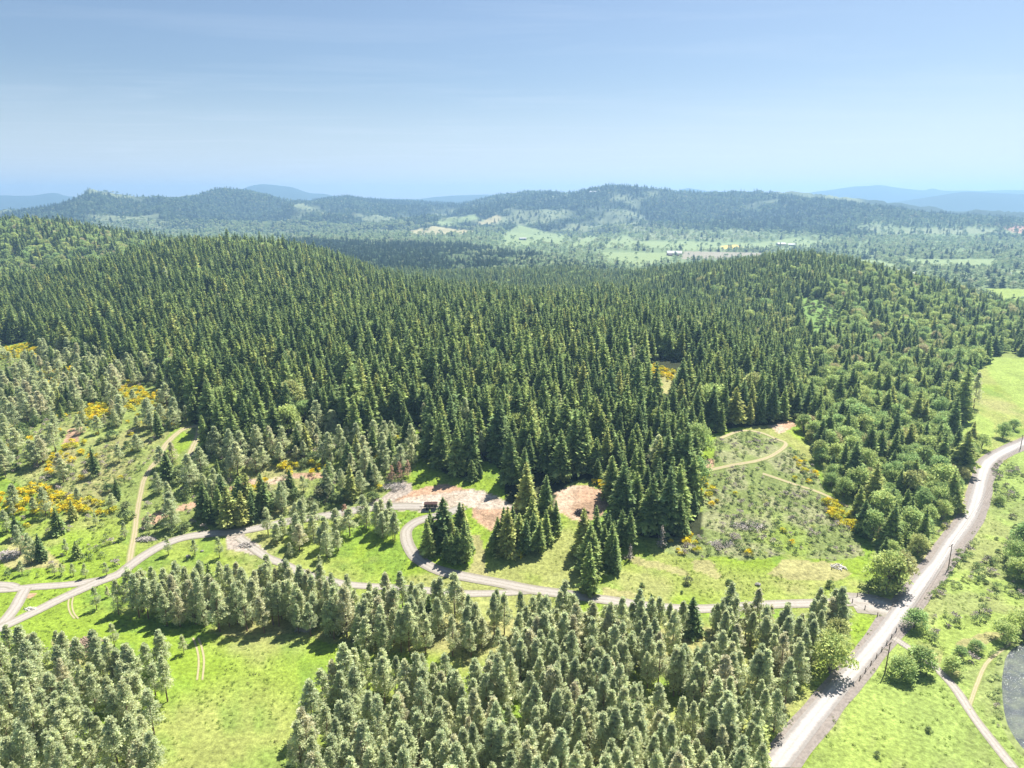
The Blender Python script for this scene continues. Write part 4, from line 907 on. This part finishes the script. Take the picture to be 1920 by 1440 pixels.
def tubes(ts, ns=6):
    V = []; Fq = []
    for p0, p1, r0, r1 in ts:
        p0 = np.array(p0, float); p1 = np.array(p1, float); d = p1 - p0; d /= np.linalg.norm(d)
        a = np.cross(d, (0, 0, 1.)) if abs(d[2]) < .9 else np.cross(d, (1., 0, 0)); a /= np.linalg.norm(a); b_ = np.cross(d, a); n0 = len(V)
        for c, r_ in ((p0, r0), (p1, r1)):
            for k in range(ns): V.append(c + r_ * (math.cos(6.283*k/ns) * a + math.sin(6.283*k/ns) * b_))
        for k in range(ns): Fq.append((n0+k, n0+(k+1) % ns, n0+ns+(k+1) % ns, n0+ns+k))
        Fq += [(n0+0, n0+1, n0+2, n0+3), (n0+3, n0+4, n0+5, n0), (n0+ns, n0+ns+1, n0+ns+2, n0+ns+3), (n0+ns+3, n0+ns+4, n0+ns+5, n0+ns)] if ns == 6 else []
    return V, np.array(Fq)
M_white = simple('white_metal', (.36,.36,.35), .12, .5, .5); M_redb = simple('red_boards', (.32,.11,.08), .2, .6); M_greyw = simple('grey_boards', (.34,.32,.31), .15, .6)
M_dark = simple('dark_openings', (.03,.03,.035), .2, .6); M_rust = simple('rust_brown_paint', (.055,.028,.024), .35, 1.2, .7); M_tyre = simple('tyre_rubber', (.025,.025,.025), .2, 2); M_pole = simple('pole_wood', (.19,.14,.11), .25, 2)
M_glassy = simple('porcelain', (.45,.46,.46), .1, 2, .3); M_slash = simple('slash_wood', (.36,.27,.20), .35, 1.5); M_char = simple('charred_wood', (.06,.05,.05), .5, 1.5); M_log = simple('bleached_logs', (.62,.58,.54), .15, 2); M_rock = simple('rock', (.25,.24,.21), .25, .8)

def barn(u, v, L, W, h, rz, wall, roofm, label, cat='barn', lean=False):
    xx, yy = hit(u, v); zz = float(tz(xx, yy)); e = empty('barn' if cat == 'barn' else 'house', (xx, yy, zz), rz); setk(e, label=label, cat=cat)
    rh = W * .24
    bl = [(0, 0, h/2 - .5, L, W, h + 1)]; V, Fq = boxes(bl); V = list(V); n0 = len(V)
    for sx in (-1, 1):     # gable ends
        V += [(sx*L/2, -W/2, h), (sx*L/2, W/2, h), (sx*L/2, 0, h + rh)]
    me = mesh_from('wall', V, [Fq, np.array([(n0, n0+1, n0+2), (n0+3, n0+4, n0+5)])], [wall]); add('wall', me, e)
    o = .5; V = []; Fq = []
    for sy in (-1, 1):
        n0 = len(V)
        for th in (0, .25):
            V += [(-L/2-o, sy*(W/2+o), h - o*.45 + th + .02), (L/2+o, sy*(W/2+o), h - o*.45 + th + .02), (L/2+o, 0, h+rh+th + .02), (-L/2-o, 0, h+rh+th + .02)]
        Fq += [(n0, n0+1, n0+2, n0+3), (n0+4, n0+5, n0+6, n0+7), (n0, n0+1, n0+5, n0+4), (n0+1, n0+2, n0+6, n0+5), (n0+3, n0, n0+4, n0+7)]
    add('roof', mesh_from('roof', V, np.array(Fq), [roofm]), e)
    bmesh_('door', [(L*.18, -W/2 - .04, h*.40, L*.12, .1, h*.8)], M_dark, e)
    for k in (-.34, -.1): bmesh_('window', [(L*k, -W/2 - .04, h*.55, L*.06, .1, h*.22)], M_dark, e)
    bmesh_('door', [(L/2 + .04, 0, h*.42, .1, W*.3, h*.84)], M_dark, e)
    if lean: bmesh_('lean_to_roof', [(0, -W/2 - W*.28, h*.72, L*.9, W*.55, .25)], roofm, e); bmesh_('lean_to_wall', [(0, -W/2 - W*.5, h*.3, L*.88, .2, h*.8)], wall, e)
    return e
barn(1264, 479, 34, 20, 6, R(-8), M_redb, M_white, 'large white-roofed red barn on the far valley field behind the forest', lean=True)
barn(1464, 461, 26, 14, 6, R(10), M_white, M_white, 'white barn at the foot of the far ridge, left of the pale shed')
barn(1484, 461, 22, 10, 4, R(-6), M_greyw, M_white, 'low pale shed right of the white barn under the far ridge')
barn(1694, 514, 26, 12, 5, R(-5), M_greyw, M_greyw, 'long grey-roofed building in the trees behind the right-hand hill')
barn(1706, 516, 17, 9, 4, R(-15), M_white, M_white, 'small white building beside the long grey-roofed one')
barn(1888, 519, 17, 11, 4.5, R(20), M_greyw, M_white, 'white-roofed barn in the valley meadow near the right edge')
barn(1872, 471, 36, 14, 5, R(0), M_white, M_white, 'long white building at the far right foot of the ridge')
barn(980, 450, 22, 10, 5, R(15), M_white, M_white, 'white farmhouse on the pale green far slope', 'house')
barn(1112, 362, 36, 16, 6, R(5), M_white, M_white, 'pale building on top of the highest far ridge', 'house')
barn(1815, 528, 13, 9, 4, R(30), M_white, M_white, 'tiny pale shed among valley trees above the right-hand hill')

# dark equipment trailer on the pad
xx, yy = hit(808, 954); zz = float(tz(xx, yy)); e = empty('equipment_trailer', (xx, yy, zz), R(2)); setk(e, label='dark rust-brown trailer parked on the dirt pad behind the firs', cat='trailer')
bmesh_('body', [(0, 0, 1.55, 4.4, 2.1, 1.1), (0, 0, 2.14, 4.6, 2.2, .08)], M_rust, e); bmesh_('chassis', [(0, 0, .85, 5.0, 1.1, .18), (-3.1, 0, .8, 1.6, .14, .14)], M_dark, e)
bmesh_('rail', [(0, -1.09, 1.9, 4.3, .06, .08), (0, -1.09, 1.2, 4.3, .06, .08)] + [(k, -1.09, 1.55, .08, .07, 1.1) for k in (-2.1, -1., 0, 1., 2.1)], M_greyw, e)
for sx in (-1.3, -.4):
    for sy in (-1.05, 1.05):
        V, Fq = tubes([((sx, sy - .13, .42), (sx, sy + .13, .42), .42, .42)], 14); Vc = list(V); n0 = len(Vc)
        Vc += [(sx, sy - .13, .42), (sx, sy + .13, .42)]; tri = [(n0, k, (k+1) % 14) for k in range(14)] + [(n0+1, 14 + k, 14 + (k+1) % 14) for k in range(14)]
        wo_ = add('wheel', mesh_from('wheel', Vc, [Fq, np.array(tri)], [M_tyre]), e)

def pole(u, v, vt, label, lean=0):
    xx, yy, zz, hh = height_from(u, v, vt); e = empty('power_pole', (xx, yy, zz), R(35)); e.rotation_euler[1] = lean; setk(e, label=label, cat='power pole')
    V, Fq = tubes([((0, 0, -.5), (0, 0, hh), .17, .11)], 8); add('pole', mesh_from('pole', V, Fq, [M_pole], smooth=True), e)
    bmesh_('crossarm', [(0, .16, hh - .5, 2.4, .11, .13)], M_pole, e)
    for k in (-1.05, 0, 1.05):
        V, Fq = tubes([((k, .16, hh - .43), (k, .16, hh - .2), .06, .05)], 6); add('insulator', mesh_from('insulator', V, Fq, [M_glassy]), e)
    return (xx, yy, zz + hh - .2)
p1 = pole(1778, 1066, 1020, 'wooden power pole standing in the roadside halfway up the main road', R(-3))
p2 = pole(1659, 1262, 1206, 'wooden power pole at the bottom edge right of the main road', R(2))
p3 = pole(1913, 842, 815, 'wooden power pole beside the road curve at the right edge', R(-2))
for a, b_, lb in ((p1, p3, 'thin power wires strung up the road from the middle pole'), (p2, p1, 'thin power wires between the bottom pole and the middle pole')):
    ts = []
    for off in (-.8, 0, .8):
        prev = None
        for i in range(13):
            f = i / 12; q = (a[0] + (b_[0]-a[0])*f + off, a[1] + (b_[1]-a[1])*f, a[2] + (b_[2]-a[2])*f - 3.2*math.sin(math.pi*f)*.5)
            if prev: ts.append((prev, q, .018, .018))
            prev = q
    V, Fq = tubes(ts, 4); setk(add('power_lines', mesh_from('power_lines', V, Fq, [M_dark])), label=lb, cat='power lines')

def pile(name, u, v, L, W, h, n, m, label, cat, thick=.09, seed=0):
    r = np.random.default_rng(seed); xx, yy = hit(u, v); zz = float(tz(xx, yy)); ts = []
    for k in range(n):
        a = r.uniform(0, 6.28); rr = r.random() ** .6; px_, py_ = rr*L/2*math.cos(a), rr*W/2*math.sin(a); hz = h * (1 - rr ** 2) * r.uniform(.2, 1)
        ln_ = r.uniform(.8, 2.6) * min(1, L / 5); d = r.normal(0, 1, 3) * (1, 1, .35); d /= np.linalg.norm(d)
        ts.append(((px_ - d[0]*ln_/2, py_ - d[1]*ln_/2, hz - d[2]*ln_/2), (px_ + d[0]*ln_/2, py_ + d[1]*ln_/2, hz + d[2]*ln_/2), thick * r.uniform(.5, 1.6), thick * r.uniform(.3, .9)))
    V, Fq = tubes(ts); o = add(name, mesh_from(name, V, Fq, [m]), None, (xx, yy, zz + .1)); setk(o, label=label, cat=cat); return o
pile('slash_pile', 158, 1216, 7.5, 8, 2.2, 520, M_slash, 'big brown slash pile among the bottom left pines', 'slash pile', .10, 1)
pile('burn_pile', 1090, 962, 4.6, 3.2, 1.1, 200, M_char, 'round blackened burn pile on the red dirt clearing', 'burn pile', .10, 2)
pile('log_pile', 1572, 1063, 5, 2.6, .5, 30, M_log, 'bleached white logs lying on the grassy slope above the driveway', 'log pile', .12, 3)
pile('slash_pile', 12, 1042, 10, 6, 1.0, 260, M_snag, 'grey slash spread at the left edge beside the dead pine', 'slash pile', .09, 4)
pile('slash_pile', 275, 1012, 6, 3, .8, 140, M_snag, 'grey slash heap just above the left road bend', 'slash pile', .08, 5)
pile('slash_pile', 462, 1022, 5, 3, .6, 100, M_snag, 'grey slash at the fork of the gravel tracks', 'slash pile', .08, 6)
pile('slash_pile', 740, 912, 9, 6, .8, 200, M_snag, 'grey slash strewn below the brown dying pines', 'slash pile', .08, 7)
pile('slash_pile', 572, 1180, 4, 3, .9, 110, M_snag, 'pale slash heap at the front edge of the pine grove', 'slash pile', .08, 8)
pile('slash_pile', 58, 1142, 3.2, 1.4, .3, 45, M_log, 'small pale stick heap beside the left road', 'slash pile', .07, 9)
pile('slash_pile', 1400, 985, 12, 7, .4, 260, M_snag, 'bleached slash scattered over the brushy slope', 'slash pile', .08, 10)
pile('slash_pile', 1350, 1020, 9, 5, .4, 160, M_snag, 'lower bleached slash on the brushy slope above the dry patch', 'slash pile', .08, 11)

def rock(u, v, s, seed, label, m=M_rock):
    r = np.random.default_rng(seed); xx, yy = hit(u, v); zz = float(tz(xx, yy)); V = []; ns, nl = 12, 7
    for i in range(nl + 1):
        for k in range(ns):
            p = math.pi * i / nl; a = 6.283 * k / ns; q = (1 + r.uniform(-.16, .16)) * s
            V.append((q*math.sin(p)*math.cos(a), q*.8*math.sin(p)*math.sin(a), q*.6*math.cos(p) + s*.2))
    Fq = [(i*ns+k, i*ns+(k+1) % ns, (i+1)*ns+(k+1) % ns, (i+1)*ns+k) for i in range(nl) for k in range(ns)]
    setk(add('boulder', mesh_from('boulder', V, np.array(Fq), [m], smooth=False), None, (xx, yy, zz)), label=label, cat='boulder')
rock(353, 1044, .8, 1, 'pale boulder on the green patch under the left road'); rock(379, 1034, .6, 2, 'small boulder right of the larger pale one'); rock(1421, 1097, .9, 3, 'grey rounded boulder at the end of the shallow ditch')

# fence at the driveway mouth
def fence(pxs, label, seed):
    pw_ = np.array(wpts(pxs)); pts = resample(pw_, max(3, int(np.linalg.norm(np.diff(pw_, axis=0), axis=1).sum() / 3.2))); x0, y0 = pts[0]; z0 = float(tz(x0, y0)); e = empty('wire_fence', (x0, y0, z0)); setk(e, label=label, cat='fence')
    me = mesh_from('post', *boxes([(0, 0, .55, .16, .16, 1.5)]), [M_pole]); tops = []
    for (a, b_) in pts:
        zz = float(tz(a, b_)); add('post', me, e, (a - x0, b_ - y0, zz - z0)); tops.append((a - x0, b_ - y0, zz - z0))
    ts = [((p[0], p[1], p[2] + hh), (q[0], q[1], q[2] + hh), .02, .02) for hh in (.5, .85, 1.15) for p, q in zip(tops[:-1], tops[1:])]
    V, Fq = tubes(ts, 4); add('wire', mesh_from('wire', V, Fq, [M_greyw]), e)
fence([(1585,1122),(1605,1119),(1628,1114)], 'wooden post and wire fence above the driveway mouth', 1)
fence([(1598,1130),(1612,1138),(1632,1148),(1645,1156)], 'dark post fence curving below the driveway mouth', 2)
fence([(1680,1185),(1665,1205),(1650,1225),(1632,1248),(1612,1275)], 'thin fence along the right side of the main road near the bottom', 3)

# ------------------------------------------------------------------ haze
hz_m, t, out = mat('haze_air')
pv = N(t, 'ShaderNodeVolumePrincipled'); pv.inputs['Color'].default_value = (.40,.68,1.,1); pv.inputs['Density'].default_value = .00016; pv.inputs['Anisotropy'].default_value = .3
t.links.new(pv.outputs[0], out.inputs['Volume'])
HZT = max(float(ZZ.max()) + 6, float(ZZ[:, YY < 5200].max()) + 32)
V, Fq = boxes([(0, 4600, (ZZ.min() - 1 + HZT) / 2, 40000, 9700, HZT - ZZ.min() + 1)])
hz = add('haze', mesh_from('haze', V, Fq, [hz_m])); setk(hz, kind='stuff', label='thin blue haze lying over the valley and far ridges', cat='haze')
print('terrain z', ZZ.min(), ZZ.max(), 'objects', len(bpy.data.objects))
